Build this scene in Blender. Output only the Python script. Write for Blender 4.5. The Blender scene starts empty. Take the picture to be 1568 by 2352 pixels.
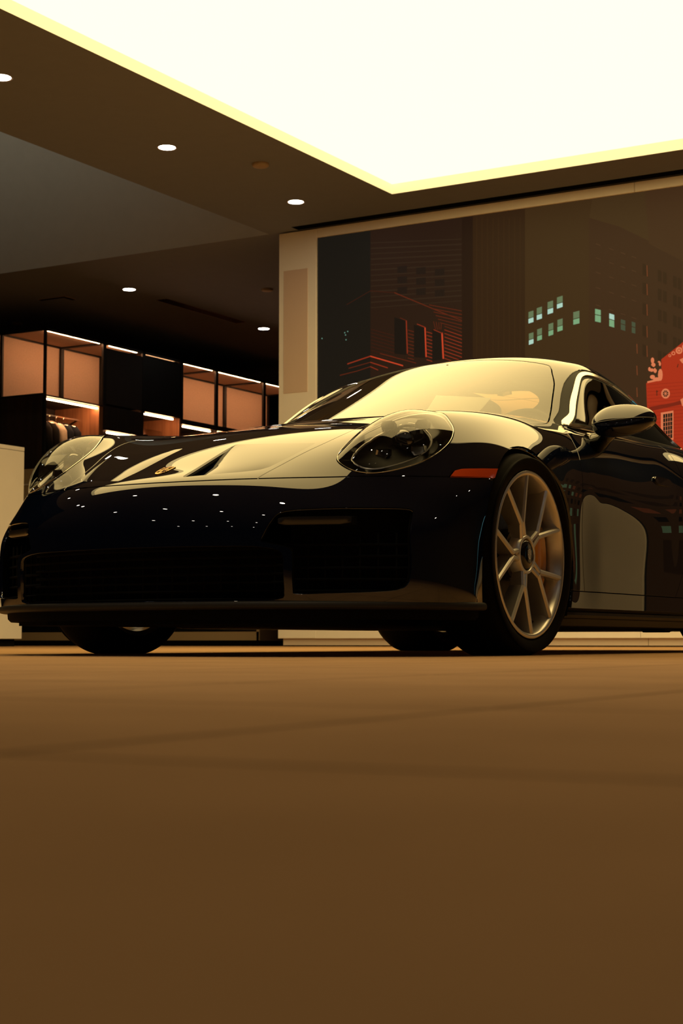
import bpy, bmesh, math, random
import numpy as np
from math import sin, cos, pi, radians, sqrt, atan2, hypot
from mathutils import Vector, Matrix
random.seed(7)
SC = bpy.context.scene
COL = SC.collection

# ------------------------------------------------------------------ objects
def link(o, parent=None):
    COL.objects.link(o)
    if parent is not None:
        o.parent = parent
    return o

def tag(o, label=None, cat=None, group=None, kind=None):
    if label: o['label'] = label
    if cat: o['category'] = cat
    if group: o['group'] = group
    if kind: o['kind'] = kind
    return o

def empty(name, loc=(0, 0, 0), rz=0.0, parent=None):
    o = bpy.data.objects.new(name, None)
    o.empty_display_size = 0.1
    o.location = loc
    o.rotation_euler = (0, 0, rz)
    return link(o, parent)

def mesh_obj(name, V, F, mat, parent=None, smooth=False, N=None, loc=None):
    me = bpy.data.meshes.new(name)
    me.from_pydata([tuple(map(float, v)) for v in V], [], [tuple(int(i) for i in f) for f in F])
    me.validate()
    me.update()
    if smooth:
        me.polygons.foreach_set('use_smooth', [True] * len(me.polygons))
    if N is not None:
        me.normals_split_custom_set_from_vertices([tuple(map(float, n)) for n in N])
    mats = mat if isinstance(mat, (list, tuple)) else [mat]
    for m in mats:
        me.materials.append(m)
    o = bpy.data.objects.new(name, me)
    if loc is not None:
        o.location = loc
    return link(o, parent)

def bm_obj(name, bm, mat, parent=None, smooth=False, angle=None, loc=None, rot=None):
    bmesh.ops.recalc_face_normals(bm, faces=bm.faces[:])
    me = bpy.data.meshes.new(name)
    if angle is not None:
        for e in bm.edges:
            if len(e.link_faces) == 2:
                e.smooth = e.calc_face_angle(0.0) < angle
            else:
                e.smooth = False
        smooth = True
    for f in bm.faces:
        f.smooth = smooth
    bm.to_mesh(me)
    bm.free()
    mats = mat if isinstance(mat, (list, tuple)) else [mat]
    for m in mats:
        me.materials.append(m)
    o = bpy.data.objects.new(name, me)
    if loc is not None: o.location = loc
    if rot is not None: o.rotation_euler = rot
    return link(o, parent)

def add_box(bm, lo, hi, bevel=0.0, mi=0, seg=1):
    lo = Vector(lo); hi = Vector(hi)
    vs = [bm.verts.new((x, y, z)) for z in (lo.z, hi.z) for y in (lo.y, hi.y) for x in (lo.x, hi.x)]
    idx = [(0, 2, 3, 1), (4, 5, 7, 6), (0, 1, 5, 4), (2, 6, 7, 3), (0, 4, 6, 2), (1, 3, 7, 5)]
    fs = [bm.faces.new([vs[i] for i in q]) for q in idx]
    for f in fs: f.material_index = mi
    if bevel > 0:
        es = list({e for f in fs for e in f.edges})
        r = bmesh.ops.bevel(bm, geom=es, offset=bevel, segments=seg, affect='EDGES', profile=0.5)
        for f in r['faces']: f.material_index = mi
    return vs

def box(name, lo, hi, mat, parent=None, bevel=0.0, seg=1):
    bm = bmesh.new()
    add_box(bm, lo, hi, bevel, 0, seg)
    return bm_obj(name, bm, mat, parent, angle=radians(35) if bevel else None)

def add_tube(bm, pts, r, seg=10, closed=False, caps=True, mi=0):
    pts = [Vector(p) for p in pts]
    n = len(pts)
    rs = r if isinstance(r, (list, tuple)) else [r] * n
    rings = []
    up = None
    for i, p in enumerate(pts):
        if closed:
            t = (pts[(i + 1) % n] - pts[i - 1]).normalized()
        else:
            t = (pts[min(i + 1, n - 1)] - pts[max(i - 1, 0)]).normalized()
        if up is None:
            up = t.orthogonal().normalized()
        up = (up - t * up.dot(t))
        up = up.normalized() if up.length > 1e-6 else t.orthogonal().normalized()
        s = t.cross(up)
        rings.append([bm.verts.new(p + (up * cos(2 * pi * k / seg) + s * sin(2 * pi * k / seg)) * rs[i]) for k in range(seg)])
    m = n if closed else n - 1
    for i in range(m):
        a = rings[i]; b = rings[(i + 1) % n]
        if closed and i == n - 1:
            # best rotation match
            best = min(range(seg), key=lambda q: (a[0].co - b[q].co).length)
            b = b[best:] + b[:best]
        for k in range(seg):
            f = bm.faces.new((a[k], a[(k + 1) % seg], b[(k + 1) % seg], b[k])); f.material_index = mi
    if caps and not closed:
        bm.faces.new(rings[0][::-1]).material_index = mi
        bm.faces.new(rings[-1]).material_index = mi

def tube(name, pts, r, mat, parent=None, seg=10, closed=False):
    bm = bmesh.new(); add_tube(bm, pts, r, seg, closed)
    return bm_obj(name, bm, mat, parent, smooth=True, angle=radians(50))

def add_lathe(bm, prof, seg=64, axis='x', closed=False, mi=0, org=(0, 0, 0), a0=0.0, a1=2 * pi):
    """prof: list of (radius, axial)."""
    full = abs(a1 - a0 - 2 * pi) < 1e-6
    nr = seg if full else seg + 1
    rings = []
    for k in range(nr):
        a = a0 + (a1 - a0) * k / seg
        c, s = cos(a), sin(a)
        ring = []
        for r, t in prof:
            p = {'x': (t, r * c, r * s), 'y': (r * c, t, r * s), 'z': (r * c, r * s, t)}[axis]
            ring.append(bm.verts.new((p[0] + org[0], p[1] + org[1], p[2] + org[2])))
        rings.append(ring)
    np_ = len(prof)
    m = np_ if closed else np_ - 1
    for k in range(seg):
        A = rings[k]; B = rings[(k + 1) % nr]
        for i in range(m):
            j = (i + 1) % np_
            try:
                f = bm.faces.new((A[i], A[j], B[j], B[i])); f.material_index = mi
            except ValueError:
                pass

def lathe(name, prof, mat, parent=None, seg=64, axis='x', closed=False, org=(0, 0, 0), angle=35):
    bm = bmesh.new(); add_lathe(bm, prof, seg, axis, closed, 0, org)
    bmesh.ops.remove_doubles(bm, verts=bm.verts[:], dist=1e-6)
    return bm_obj(name, bm, mat, parent, angle=radians(angle))

# ------------------------------------------------------------------ materials
def new_mat(name):
    m = bpy.data.materials.new(name); m.use_nodes = True
    return m, m.node_tree, m.node_tree.nodes['Principled BSDF']

def pmat(name, col, rough=0.5, metal=0.0, coat=0.0, coat_rough=0.02, ior=1.5, spec=0.5, noise=0.0, nscale=30.0,
         bump=0.0, bscale=200.0, trans=0.0, emis=None, estr=0.0, coat_ior=1.5, stretch=None):
    m, nt, b = new_mat(name)
    b.inputs['Base Color'].default_value = (*col, 1)
    b.inputs['Roughness'].default_value = rough
    b.inputs['Metallic'].default_value = metal
    b.inputs['IOR'].default_value = ior
    b.inputs['Specular IOR Level'].default_value = spec
    b.inputs['Coat Weight'].default_value = coat
    b.inputs['Coat Roughness'].default_value = coat_rough
    b.inputs['Coat IOR'].default_value = coat_ior
    b.inputs['Transmission Weight'].default_value = trans
    if emis:
        b.inputs['Emission Color'].default_value = (*emis, 1)
        b.inputs['Emission Strength'].default_value = estr
    tc = None
    if noise > 0 or bump > 0:
        tc = nt.nodes.new('ShaderNodeTexCoord')
        mp = nt.nodes.new('ShaderNodeMapping')
        if stretch: mp.inputs['Scale'].default_value = stretch
        nt.links.new(tc.outputs['Object'], mp.inputs['Vector'])
    if noise > 0:
        n = nt.nodes.new('ShaderNodeTexNoise'); n.inputs['Scale'].default_value = nscale
        n.inputs['Detail'].default_value = 4
        nt.links.new(mp.outputs[0], n.inputs['Vector'])
        r = nt.nodes.new('ShaderNodeValToRGB')
        lo = tuple(max(0, c * (1 - noise)) for c in col); hi = tuple(min(1, c * (1 + noise)) for c in col)
        r.color_ramp.elements[0].position = 0.3; r.color_ramp.elements[1].position = 0.7
        r.color_ramp.elements[0].color = (*lo, 1); r.color_ramp.elements[1].color = (*hi, 1)
        nt.links.new(n.outputs['Fac'], r.inputs[0]); nt.links.new(r.outputs[0], b.inputs['Base Color'])
    if bump > 0:
        n2 = nt.nodes.new('ShaderNodeTexNoise'); n2.inputs['Scale'].default_value = bscale
        nt.links.new(mp.outputs[0], n2.inputs['Vector'])
        bp = nt.nodes.new('ShaderNodeBump'); bp.inputs['Strength'].default_value = bump; bp.inputs['Distance'].default_value = 0.002
        nt.links.new(n2.outputs['Fac'], bp.inputs['Height']); nt.links.new(bp.outputs[0], b.inputs['Normal'])
    return m

def emat(name, col, s):
    m, nt, b = new_mat(name)
    b.inputs['Base Color'].default_value = (0, 0, 0, 1)
    b.inputs['Specular IOR Level'].default_value = 0.0
    b.inputs['Emission Color'].default_value = (*col, 1)
    b.inputs['Emission Strength'].default_value = s
    return m

def glass_mat(name, tint=(1, 1, 1), ior=1.5, rough=0.0):
    """thin pane: fresnel mix of a tinted transparent and a mirror reflection"""
    m = bpy.data.materials.new(name); m.use_nodes = True
    nt = m.node_tree; nt.nodes.clear()
    out = nt.nodes.new('ShaderNodeOutputMaterial')
    mx = nt.nodes.new('ShaderNodeMixShader')
    fr = nt.nodes.new('ShaderNodeFresnel'); fr.inputs['IOR'].default_value = ior
    tr = nt.nodes.new('ShaderNodeBsdfTransparent'); tr.inputs['Color'].default_value = (*tint, 1)
    gl = nt.nodes.new('ShaderNodeBsdfGlossy'); gl.inputs['Roughness'].default_value = rough
    gl.inputs['Color'].default_value = (1, 1, 1, 1)
    nt.links.new(fr.outputs[0], mx.inputs[0]); nt.links.new(tr.outputs[0], mx.inputs[1]); nt.links.new(gl.outputs[0], mx.inputs[2])
    nt.links.new(mx.outputs[0], out.inputs[0])
    return m
# ------------------------------------------------------------------ camera (lens close to the floor)
CAM_H = 0.0451
def make_camera():
    f, pitch, yaw = 3857.5, 0.0771, 0.53328
    cd = bpy.data.cameras.new('camera')
    cd.sensor_fit = 'VERTICAL'; cd.sensor_height = 36.0; cd.sensor_width = 24.0
    cd.lens = f * 36.0 / 2352.0
    cd.clip_start = 0.02; cd.clip_end = 100
    o = bpy.data.objects.new('camera', cd)
    fw = Vector((-sin(yaw) * cos(pitch), cos(yaw) * cos(pitch), sin(pitch)))
    r = Vector((cos(yaw), sin(yaw), 0)); u = r.cross(fw)
    M = Matrix((r, u, -fw)).transposed().to_4x4()
    M.translation = (0, 0, CAM_H)
    o.matrix_world = M
    COL.objects.link(o)
    SC.camera = o
    return o
CAM = make_camera()
# ------------------------------------------------------------------ car body surfaces
CAR = (-3.2021, 5.1158, 0.0)      # front axle on the floor; car x = its left, y = rearwards

def bs_weights(n, m, mirror0):
    """dense (n-1)*m+1 samples of a uniform cubic B-spline through n points; returns matrix and derivative matrix (np.ndarray)"""
    K = (n - 1) * m + 1
    W = np.zeros((K, n + 2)); D = np.zeros((K, n + 2))
    for k in range(K):
        i = min(k // m, n - 2); t = k / m - i
        w = [(1 - t) ** 3 / 6, (3 * t ** 3 - 6 * t ** 2 + 4) / 6, (-3 * t ** 3 + 3 * t ** 2 + 3 * t + 1) / 6, t ** 3 / 6]
        d = [-(1 - t) ** 2 / 2, (3 * t * t - 4 * t) / 2, (-3 * t * t + 2 * t + 1) / 2, t * t / 2]
        for j in range(4):
            W[k, i + j] += w[j]; D[k, i + j] += d[j]
    return W, D

def ext_matrix(n, mirror):
    """(n+2) x n phantom-extension for even ('m') / odd ('x') mirror or natural ends"""
    E = np.zeros((n + 2, n)); E[1:-1] = np.eye(n)
    if mirror == 'even': E[0, 1] = 1
    elif mirror == 'odd': E[0, 1] = -1
    else: E[0, 0] = 2; E[0, 1] = -1
    E[-1, -1] = 2; E[-1, -2] = -1
    return E

def surface(P, mu, mv, it=3, mirror=True):
    """P: (nu, nv, 3) net nearly interpolated. v=0 is the centreline (x mirrored). returns points, normals (Ku,Kv,3)"""
    nu, nv, _ = P.shape
    Wu, Du = bs_weights(nu, mu, False); Wv, Dv = bs_weights(nv, mv, mirror)
    Eu = ext_matrix(nu, None)
    out = []
    A = Wu @ Eu; dA = Du @ Eu
    R, RU, RV = [], [], []
    for c in range(3):
        Ev = ext_matrix(nv, ('odd' if c == 0 else 'even') if mirror else None)
        B = Wv @ Ev; dB = Dv @ Ev
        Ak = A[::mu]; Bk = B[::mv]
        Q = P[:, :, c].copy()
        for _ in range(it):
            Q = Q + (P[:, :, c] - Ak @ Q @ Bk.T)
        R.append(A @ Q @ B.T); RU.append(dA @ Q @ B.T); RV.append(A @ Q @ dB.T)
    S = np.stack(R, -1); U = np.stack(RU, -1); V = np.stack(RV, -1)
    N = np.cross(V, U)
    N /= np.linalg.norm(N, axis=-1, keepdims=True) + 1e-12
    return S, N

class TM:
    """triangle soup with shared verts and normals"""
    def __init__(s, V, N, T):
        s.V = np.asarray(V, float); s.N = np.asarray(N, float); s.T = np.asarray(T, int).reshape(-1, 3)
    def copy(s): return TM(s.V.copy(), s.N.copy(), s.T.copy())
    def compact(s):
        used = np.unique(s.T); mp = -np.ones(len(s.V), int); mp[used] = np.arange(len(used))
        return TM(s.V[used], s.N[used], mp[s.T])

def grid_tm(S, N):
    ku, kv, _ = S.shape
    idx = np.arange(ku * kv).reshape(ku, kv)
    a = idx[:-1, :-1].ravel(); b = idx[1:, :-1].ravel(); c = idx[1:, 1:].ravel(); d = idx[:-1, 1:].ravel()
    T = np.concatenate([np.stack([a, c, b], 1), np.stack([a, d, c], 1)])
    return TM(S.reshape(-1, 3), N.reshape(-1, 3), T)

def clip(tm, g):
    """keep the part where g(V) > 0"""
    G = g(tm.V)
    G = np.where(np.abs(G) < 1e-9, 1e-9, G)
    pos = G > 0
    k = pos[tm.T].sum(1)
    keep = tm.T[k == 3]
    V = list(tm.V); N = list(tm.N); new = []
    cache = {}
    def cut(i, j):
        key = (min(i, j), max(i, j))
        if key in cache: return cache[key]
        t = G[i] / (G[i] - G[j])
        V.append(tm.V[i] + (tm.V[j] - tm.V[i]) * t)
        n = tm.N[i] + (tm.N[j] - tm.N[i]) * t; N.append(n / (np.linalg.norm(n) + 1e-12))
        cache[key] = len(V) - 1
        return cache[key]
    for tri in tm.T[(k == 1) | (k == 2)]:
        tri = list(tri); p = [pos[i] for i in tri]
        if sum(p) == 1:
            q = p.index(True); i, j, l = tri[q], tri[(q + 1) % 3], tri[(q + 2) % 3]
            new.append((i, cut(i, j), cut(i, l)))
        else:
            q = p.index(False); i, j, l = tri[q], tri[(q + 1) % 3], tri[(q + 2) % 3]
            a = cut(i, j); b = cut(i, l)
            new.append((j, l, b)); new.append((j, b, a))
    T = np.concatenate([keep, np.array(new, int).reshape(-1, 3)]) if new else keep
    return TM(np.array(V), np.array(N), T).compact()

def mirror_tm(tm, weld=True):
    V = tm.V * np.array([-1, 1, 1]); N = tm.N * np.array([-1, 1, 1]); T = tm.T[:, ::-1]
    return TM(V, N, T)

def both(tm):
    """half + mirrored half welded on x=0"""
    n = len(tm.V); m = mirror_tm(tm)
    c = np.abs(tm.V[:, 0]) < 1e-6
    mp = np.arange(n) + n; mp[c] = np.arange(n)[c]
    N = np.concatenate([tm.N, m.N]); V = np.concatenate([tm.V, m.V])
    N[:n][c] *= np.array([0, 1, 1]); N /= np.linalg.norm(N, axis=1, keepdims=True) + 1e-12
    V[:n][c] *= np.array([0, 1, 1])
    return TM(V, N, np.concatenate([tm.T, mp[m.T]])).compact()

def join_tm(*ts):
    V, N, T, o = [], [], [], 0
    for t in ts:
        V.append(t.V); N.append(t.N); T.append(t.T + o); o += len(t.V)
    return TM(np.concatenate(V), np.concatenate(N), np.concatenate(T))

def offset_tm(tm, d):
    return TM(tm.V + tm.N * d, tm.N, tm.T)

def boundary(tm):
    e = np.concatenate([tm.T[:, [0, 1]], tm.T[:, [1, 2]], tm.T[:, [2, 0]]])
    s = {}
    for a, b in e: s[(a, b)] = 1
    return [(a, b) for (a, b) in s if (b, a) not in s]

def rim(tm, depth, skip=None):
    """adds a turned-in edge of given depth round every open boundary"""
    be = boundary(tm)
    if skip is not None:
        be = [(a, b) for a, b in be if not (skip(tm.V[a]) and skip(tm.V[b]))]
    V = list(tm.V); N = list(tm.N); T = list(map(tuple, tm.T)); m = {}
    for a, b in be:
        d = tm.V[b] - tm.V[a]
        L = np.linalg.norm(d)
        if L < 1e-9: continue
        s = np.cross(d / L, (tm.N[a] + tm.N[b]) / 2); s /= np.linalg.norm(s) + 1e-12
        for k in (a, b): m.setdefault(k, []).append(s)
    top, bot = {}, {}
    for k, ss in m.items():
        s = np.mean(ss, 0); s /= np.linalg.norm(s) + 1e-12
        r = 0.0012
        V.append(tm.V[k]); N.append((tm.N[k] + s) / np.linalg.norm(tm.N[k] + s)); top[k] = len(V) - 1
        V.append(tm.V[k] - tm.N[k] * depth); N.append(s); bot[k] = len(V) - 1
    for a, b in be:
        if a in top and b in top:
            T.append((b, a, bot[a])); T.append((b, bot[a], bot[b]))
            # reuse top normals through the original verts
    return TM(np.array(V), np.array(N), np.array(T))

def tm_obj(name, tm, mat, parent, flat=False):
    return mesh_obj(name, tm.V, tm.T, mat, parent, smooth=not flat, N=None if flat else tm.N)

def smin(a, b): return np.minimum(a, b)
def poly_sd(pts):
    """signed distance (positive inside) to a closed 2D polygon, vectorised"""
    P = np.array(pts, float)
    def f(X):
        n = len(P); d = np.full(len(X), 1e9); ins = np.zeros(len(X), bool)
        for i in range(n):
            a = P[i]; b = P[(i + 1) % n]
            e = b - a; w = X - a
            t = np.clip((w @ e) / (e @ e), 0, 1)
            q = w - t[:, None] * e
            d = np.minimum(d, (q * q).sum(1))
            c = (a[1] > X[:, 1]) != (b[1] > X[:, 1])
            xi = a[0] + (X[:, 1] - a[1]) / (e[1] if abs(e[1]) > 1e-12 else 1e-12) * e[0]
            ins ^= c & (X[:, 0] < xi)
        d = np.sqrt(d)
        return np.where(ins, d, -d)
    return f
def curve(xs, ys):
    """smooth monotone-ish interpolation used for cut lines"""
    xs = np.array(xs, float); ys = np.array(ys, float)
    m = np.gradient(ys, xs)
    def f(x):
        x = np.asarray(x, float); xc = np.clip(x, xs[0], xs[-1])
        i = np.clip(np.searchsorted(xs, xc) - 1, 0, len(xs) - 2)
        h = xs[i + 1] - xs[i]; t = (xc - xs[i]) / h
        r = ((2 * t ** 3 - 3 * t ** 2 + 1) * ys[i] + (t ** 3 - 2 * t ** 2 + t) * h * m[i] + (-2 * t ** 3 + 3 * t ** 2) * ys[i + 1] + (t ** 3 - t ** 2) * h * m[i + 1])
        return r + np.where(x < xs[0], (x - xs[0]) * m[0], 0) + np.where(x > xs[-1], (x - xs[-1]) * m[-1], 0)
    return f

def lower_net():
    rows_c = {  # column -> list of (x,y,z) for u = 0..10
     0: [(0,-.955,.135),(0,-.975,.22),(0,-.985,.33),(0,-.975,.43),(0,-.925,.532),(0,-.807,.587),(0,-.62,.669),(0,-.38,.752),(0,-.13,.804),(0,.12,.848),(0,.33,.886)],
     1: [(.21,-.95,.135),(.22,-.968,.22),(.22,-.975,.33),(.22,-.963,.43),(.22,-.905,.53),(.22,-.785,.591),(.23,-.61,.667),(.235,-.375,.750),(.24,-.13,.802),(.245,.125,.847),(.25,.36,.887)],
     2: [(.42,-.915,.135),(.42,-.93,.22),(.42,-.935,.33),(.42,-.92,.43),(.415,-.86,.52),(.42,-.755,.582),(.435,-.60,.659),(.46,-.37,.750),(.475,-.13,.797),(.48,.13,.842),(.49,.40,.882)],
     3: [(.58,-.84,.135),(.585,-.85,.22),(.585,-.855,.33),(.58,-.84,.42),(.57,-.79,.495),(.575,-.715,.563),(.574,-.585,.660),(.578,-.37,.768),(.588,-.12,.799),(.595,.14,.838),(.61,.44,.873)],
     4: [(.70,-.745,.135),(.705,-.755,.22),(.705,-.76,.33),(.70,-.75,.415),(.69,-.715,.48),(.69,-.665,.545),(.683,-.572,.655),(.675,-.385,.774),(.675,-.11,.818),(.675,.15,.843),(.68,.47,.863)],
     5: [(.79,-.645,.135),(.795,-.655,.22),(.795,-.66,.32),(.79,-.655,.40),(.785,-.625,.465),(.785,-.58,.53),(.79,-.49,.61),(.795,-.33,.715),(.79,-.10,.785),(.79,.16,.805),(.79,.48,.80)],
     6: [(.85,-.555,.135),(.855,-.565,.21),(.86,-.57,.30),(.86,-.565,.38),(.862,-.54,.445),(.868,-.50,.51),(.873,-.42,.57),(.882,-.28,.64),(.885,-.08,.68),(.88,.17,.68),(.8725,.48,.67)],
     7: [(.885,-.48,.135),(.89,-.49,.20),(.897,-.49,.275),(.90,-.48,.35),(.905,-.455,.41),(.91,-.415,.46),(.917,-.345,.505),(.924,-.23,.545),(.926,-.06,.57),(.919,.18,.56),(.9005,.48,.54)],
     8: [(.905,-.435,.135),(.91,-.44,.185),(.915,-.435,.245),(.918,-.42,.31),(.92,-.39,.355),(.922,-.35,.39),(.924,-.28,.415),(.926,-.18,.435),(.924,-.03,.44),(.914,.19,.42),(.8965,.48,.40)],
     9: [(.91,-.41,.135),(.912,-.41,.17),(.915,-.40,.21),(.916,-.38,.25),(.917,-.35,.275),(.918,-.31,.29),(.918,-.24,.30),(.916,-.15,.305),(.912,0,.30),(.906,.2,.285),(.894,.48,.275)],
     10:[(.905,-.40,.135),(.905,-.395,.14),(.905,-.38,.145),(.905,-.355,.15),(.904,-.32,.152),(.904,-.28,.155),(.903,-.21,.158),(.90,-.12,.16),(.895,.02,.16),(.898,.21,.16),(.897,.48,.16)],
    }
    ys = [.75, 1.1, 1.5, 1.95, 2.4, 2.8, 3.12, 3.36, 3.47, 3.49, 3.46]
    tail = {  # column -> x list, z list for the rows behind u=10
     0: ([0]*11, [.89,.89,.89,.89,.89,.87,.83,.76,.62,.46,.30]),
     1: ([.25,.25,.25,.25,.25,.25,.24,.23,.22,.21,.2], [.89,.89,.89,.89,.89,.87,.83,.76,.62,.46,.30]),
     2: ([.50,.51,.52,.52,.52,.5,.47,.44,.42,.41,.4], [.885,.885,.888,.89,.89,.868,.828,.755,.62,.46,.30]),
     3: ([.62,.63,.64,.65,.65,.62,.58,.54,.52,.51,.5], [.882,.88,.885,.895,.895,.868,.822,.75,.615,.46,.30]),
     4: ([.70,.72,.735,.75,.75,.72,.67,.62,.60,.59,.58], [.863,.868,.875,.89,.892,.86,.81,.735,.61,.46,.30]),
     5: ([.795,.80,.815,.845,.85,.82,.77,.71,.68,.67,.66], [.79,.785,.80,.825,.83,.80,.755,.69,.59,.45,.30]),
     6: ([.874,.876,.882,.915,.918,.89,.84,.78,.74,.73,.72], [.66,.655,.67,.71,.715,.69,.66,.61,.54,.43,.29]),
     7: ([.9005,.9015,.906,.93,.932,.905,.86,.80,.765,.755,.74], [.52,.52,.54,.58,.58,.57,.55,.52,.47,.39,.28]),
     8: ([.8965,.897,.902,.926,.93,.905,.865,.81,.775,.765,.75], [.385,.385,.40,.43,.43,.43,.42,.41,.39,.34,.26]),
     9: ([.893,.893,.899,.91,.915,.895,.86,.81,.775,.765,.755], [.27,.27,.275,.29,.29,.29,.29,.29,.29,.27,.23]),
     10:([.882,.880,.882,.885,.89,.875,.85,.805,.77,.76,.75], [.16,.16,.165,.17,.175,.18,.185,.19,.19,.19,.19]),
    }
    yoff = {0:0.06,1:.055,2:.04,3:.02,4:0,5:-.03,6:-.08,7:-.11,8:-.13,9:-.14,10:-.145}
    # lower bumper corners stand nearly upright
    for v in range(3, 9):
        b = rows_c[v][2]; a = rows_c[v][1]
        rows_c[v][1] = (b[0], b[1], a[2]); rows_c[v][0] = (b[0] - .006, b[1] + .004, rows_c[v][0][2])
    # the bumper corner stands a touch fuller
    for v, k in ((3, .3), (4, .7), (5, 1.0), (6, 1.0), (7, .5)):
        for u, q in ((0, .8), (1, 1.0), (2, 1.0), (3, 1.0), (4, .6), (5, .2)):
            a = rows_c[v][u]; rows_c[v][u] = (a[0] + .012 * k * q, a[1] - .013 * k * q, a[2])
    # denser rows along the door so that its plan stays straight between the two wings
    ys2 = [.62, .75, 1.1, 1.4, 1.65, 1.95, 2.4, 2.8, 3.12, 3.36, 3.47, 3.49, 3.46]
    over = {5: (.790, .7925, .795, .8015, .8085, .820, .845), 6: (.8755, .873, .8735, .875, .8765, .883, .912), 7: (.907, .901, .9015, .903, .9042, .908, .929),
            8: (.9045, .9005, .901, .9022, .9035, .907, .927), 9: (.902, .8993, .8997, .9007, .902, .905, .917), 10: (.899, .8975, .8975, .8985, .900, .902, .906)}
    P = np.zeros((11 + 1 + len(ys2), 11, 3))
    for v in range(11):
        r = [np.array(a, float) for a in rows_c[v]]
        xf = curve([r[10][1]] + ys[:8], [r[10][0]] + list(tail[v][0][:8])); zf = curve([r[10][1]] + ys[:8], [r[10][2]] + list(tail[v][1][:8]))
        seq = r[:10]
        nx_ = np.array([float(xf(.62)), .62, float(zf(.62))])
        m = -.0625 * r[8] + .5625 * r[9] + .5625 * r[10] - .0625 * nx_
        if v in over: m[0] = over[v][0]
        seq += [m, r[10]]
        for k, y in enumerate(ys2):
            if k < 9: a = np.array([float(xf(y)), y, float(zf(y))])
            else: a = np.array([tail[v][0][k - 2], y, tail[v][1][k - 2]])
            if v in over and k < 6: a[0] = over[v][k + 1]
            a[1] += yoff[v] * max(0, (k - 7) / 5.0)
            seq.append(a)
        P[:, v] = seq
    return P
# ------------------------------------------------------------------ car materials
def paint_mat():
    m, nt, b = new_mat('navy_paint')
    b.inputs['Base Color'].default_value = (0.0022, 0.0040, 0.0135, 1)
    b.inputs['Roughness'].default_value = 0.38
    b.inputs['Metallic'].default_value = 0.0
    b.inputs['Specular IOR Level'].default_value = 0.0
    b.inputs['Coat Weight'].default_value = 1.0
    b.inputs['Coat Roughness'].default_value = 0.0
    b.inputs['Coat IOR'].default_value = 1.62
    return m
M_PAINT = paint_mat()
M_BLACK = pmat('satin_black', (.003, .003, .003), rough=.6, spec=.15)
M_LIP = pmat('textured_black', (.013, .011, .009), rough=.5, spec=.35, bump=.15, bscale=900)
M_GLOSSB = pmat('gloss_black', (.004, .004, .004), rough=.08, spec=.5)
M_MATTE = pmat('void_black', (.0025, .0025, .0025), rough=.9, spec=.1)
M_RUBBER = pmat('tyre_rubber', (.005, .0042, .0036), rough=.75, spec=.06, noise=.2, nscale=60)
M_RIM = pmat('satin_silver', (.62, .60, .57), rough=.30, metal=.85, spec=.5)
M_DISC = pmat('ceramic_disc', (.06, .06, .06), rough=.4, metal=.7, noise=.25, nscale=90)
M_CALIPER = pmat('yellow_caliper', (.62, .26, .01), rough=.3, coat=.6)
M_CHROME = pmat('bright_trim', (.85, .80, .70), rough=.12, metal=1.0)
M_WSG = glass_mat('windscreen_glass', (.80, .82, .76), ior=1.66)
M_SIDEG = glass_mat('tinted_side_glass', (.07, .075, .07), ior=1.5)
M_LENS = glass_mat('headlight_cover', (.93, .93, .92), ior=1.5)
M_AMBER = pmat('amber_lens', (.55, .055, .004), rough=.12, coat=1.0, spec=.5)
M_GOLD = pmat('gold_enamel', (.80, .48, .12), rough=.25, metal=.9)
M_RED = pmat('red_enamel', (.35, .02, .01), rough=.25, coat=.5)
M_LAMP = pmat('lamp_silver', (.45, .45, .45), rough=.2, metal=1.0)
M_PROJ = pmat('projector_glass', (.01, .012, .015), rough=.02, coat=1, coat_ior=1.9)
M_LEATHER = pmat('black_leather', (.012, .011, .011), rough=.5, spec=.4, bump=.2, bscale=400)
M_PAPERC = pmat('white_paper', (.78, .76, .70), rough=.8)
M_TAIL = pmat('red_tail_lens', (.25, .01, .008), rough=.1, coat=1)
M_RING_L = pmat('ring_silver', (.75, .72, .66), rough=.35, metal=.6)
# ------------------------------------------------------------------ the car: painted panels
GAP = 0.0020
def ccat(pts, m=6):
    """closed Catmull-Rom through 2-D points"""
    n = len(pts); out = []
    for i in range(n):
        p0, p1, p2, p3 = (np.array(pts[(i + k - 1) % n], float) for k in range(4))
        for k in range(m):
            t = k / m
            out.append(tuple(.5 * ((2 * p1) + (-p0 + p2) * t + (2 * p0 - 5 * p1 + 4 * p2 - p3) * t * t + (-p0 + 3 * p1 - 3 * p2 + p3) * t ** 3)))
    return out
f_hoodcut = curve([-1.0, -.845, -.74, -.634, -.53, -.40, -.27, -.12, .10, .45, .9], [.352, .380, .402, .428, .462, .492, .505, .520, .545, .585, .62])
def zcut(x): return .5395 + .018 * np.minimum((np.abs(x) / .9) ** 2, 1.3)
f_door = curve([.15, .35, .50, .60, .665, .735, .80, .842, .90], [.510, .488, .476, .500, .540, .592, .648, .705, .80])   # y of the door's front gap by z
f_doorb = curve([.15, .24, .35, .55, .75, .90], [1.36, 1.46, 1.55, 1.615, 1.66, 1.70])
COWL = [(-.1, .315), (.12, .322), (.25, .352), (.37, .405), (.47, .478), (.57, .59), (.655, .765), (.712, .80), (.722, .95), (.728, 1.2), (.73, 1.6), (.735, 1.95), (.70, 2.12), (.60, 2.3), (.5, 2.6), (-.1, 2.6)]
HEAD = ccat([(.556, .610), (.541, .655), (.547, .705), (.573, .746), (.610, .779), (.660, .800), (.722, .787), (.767, .752), (.795, .716), (.807, .672), (.797, .628), (.771, .595), (.735, .572), (.694, .559), (.649, .561), (.602, .578)], 4)
VENT = [(.122, -.879), (.20, -.858), (.30, -.822), (.352, -.793), (.372, -.765), (.400, -.66), (.418, -.56), (.104, -.552), (.108, -.65), (.114, -.77)]
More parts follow.
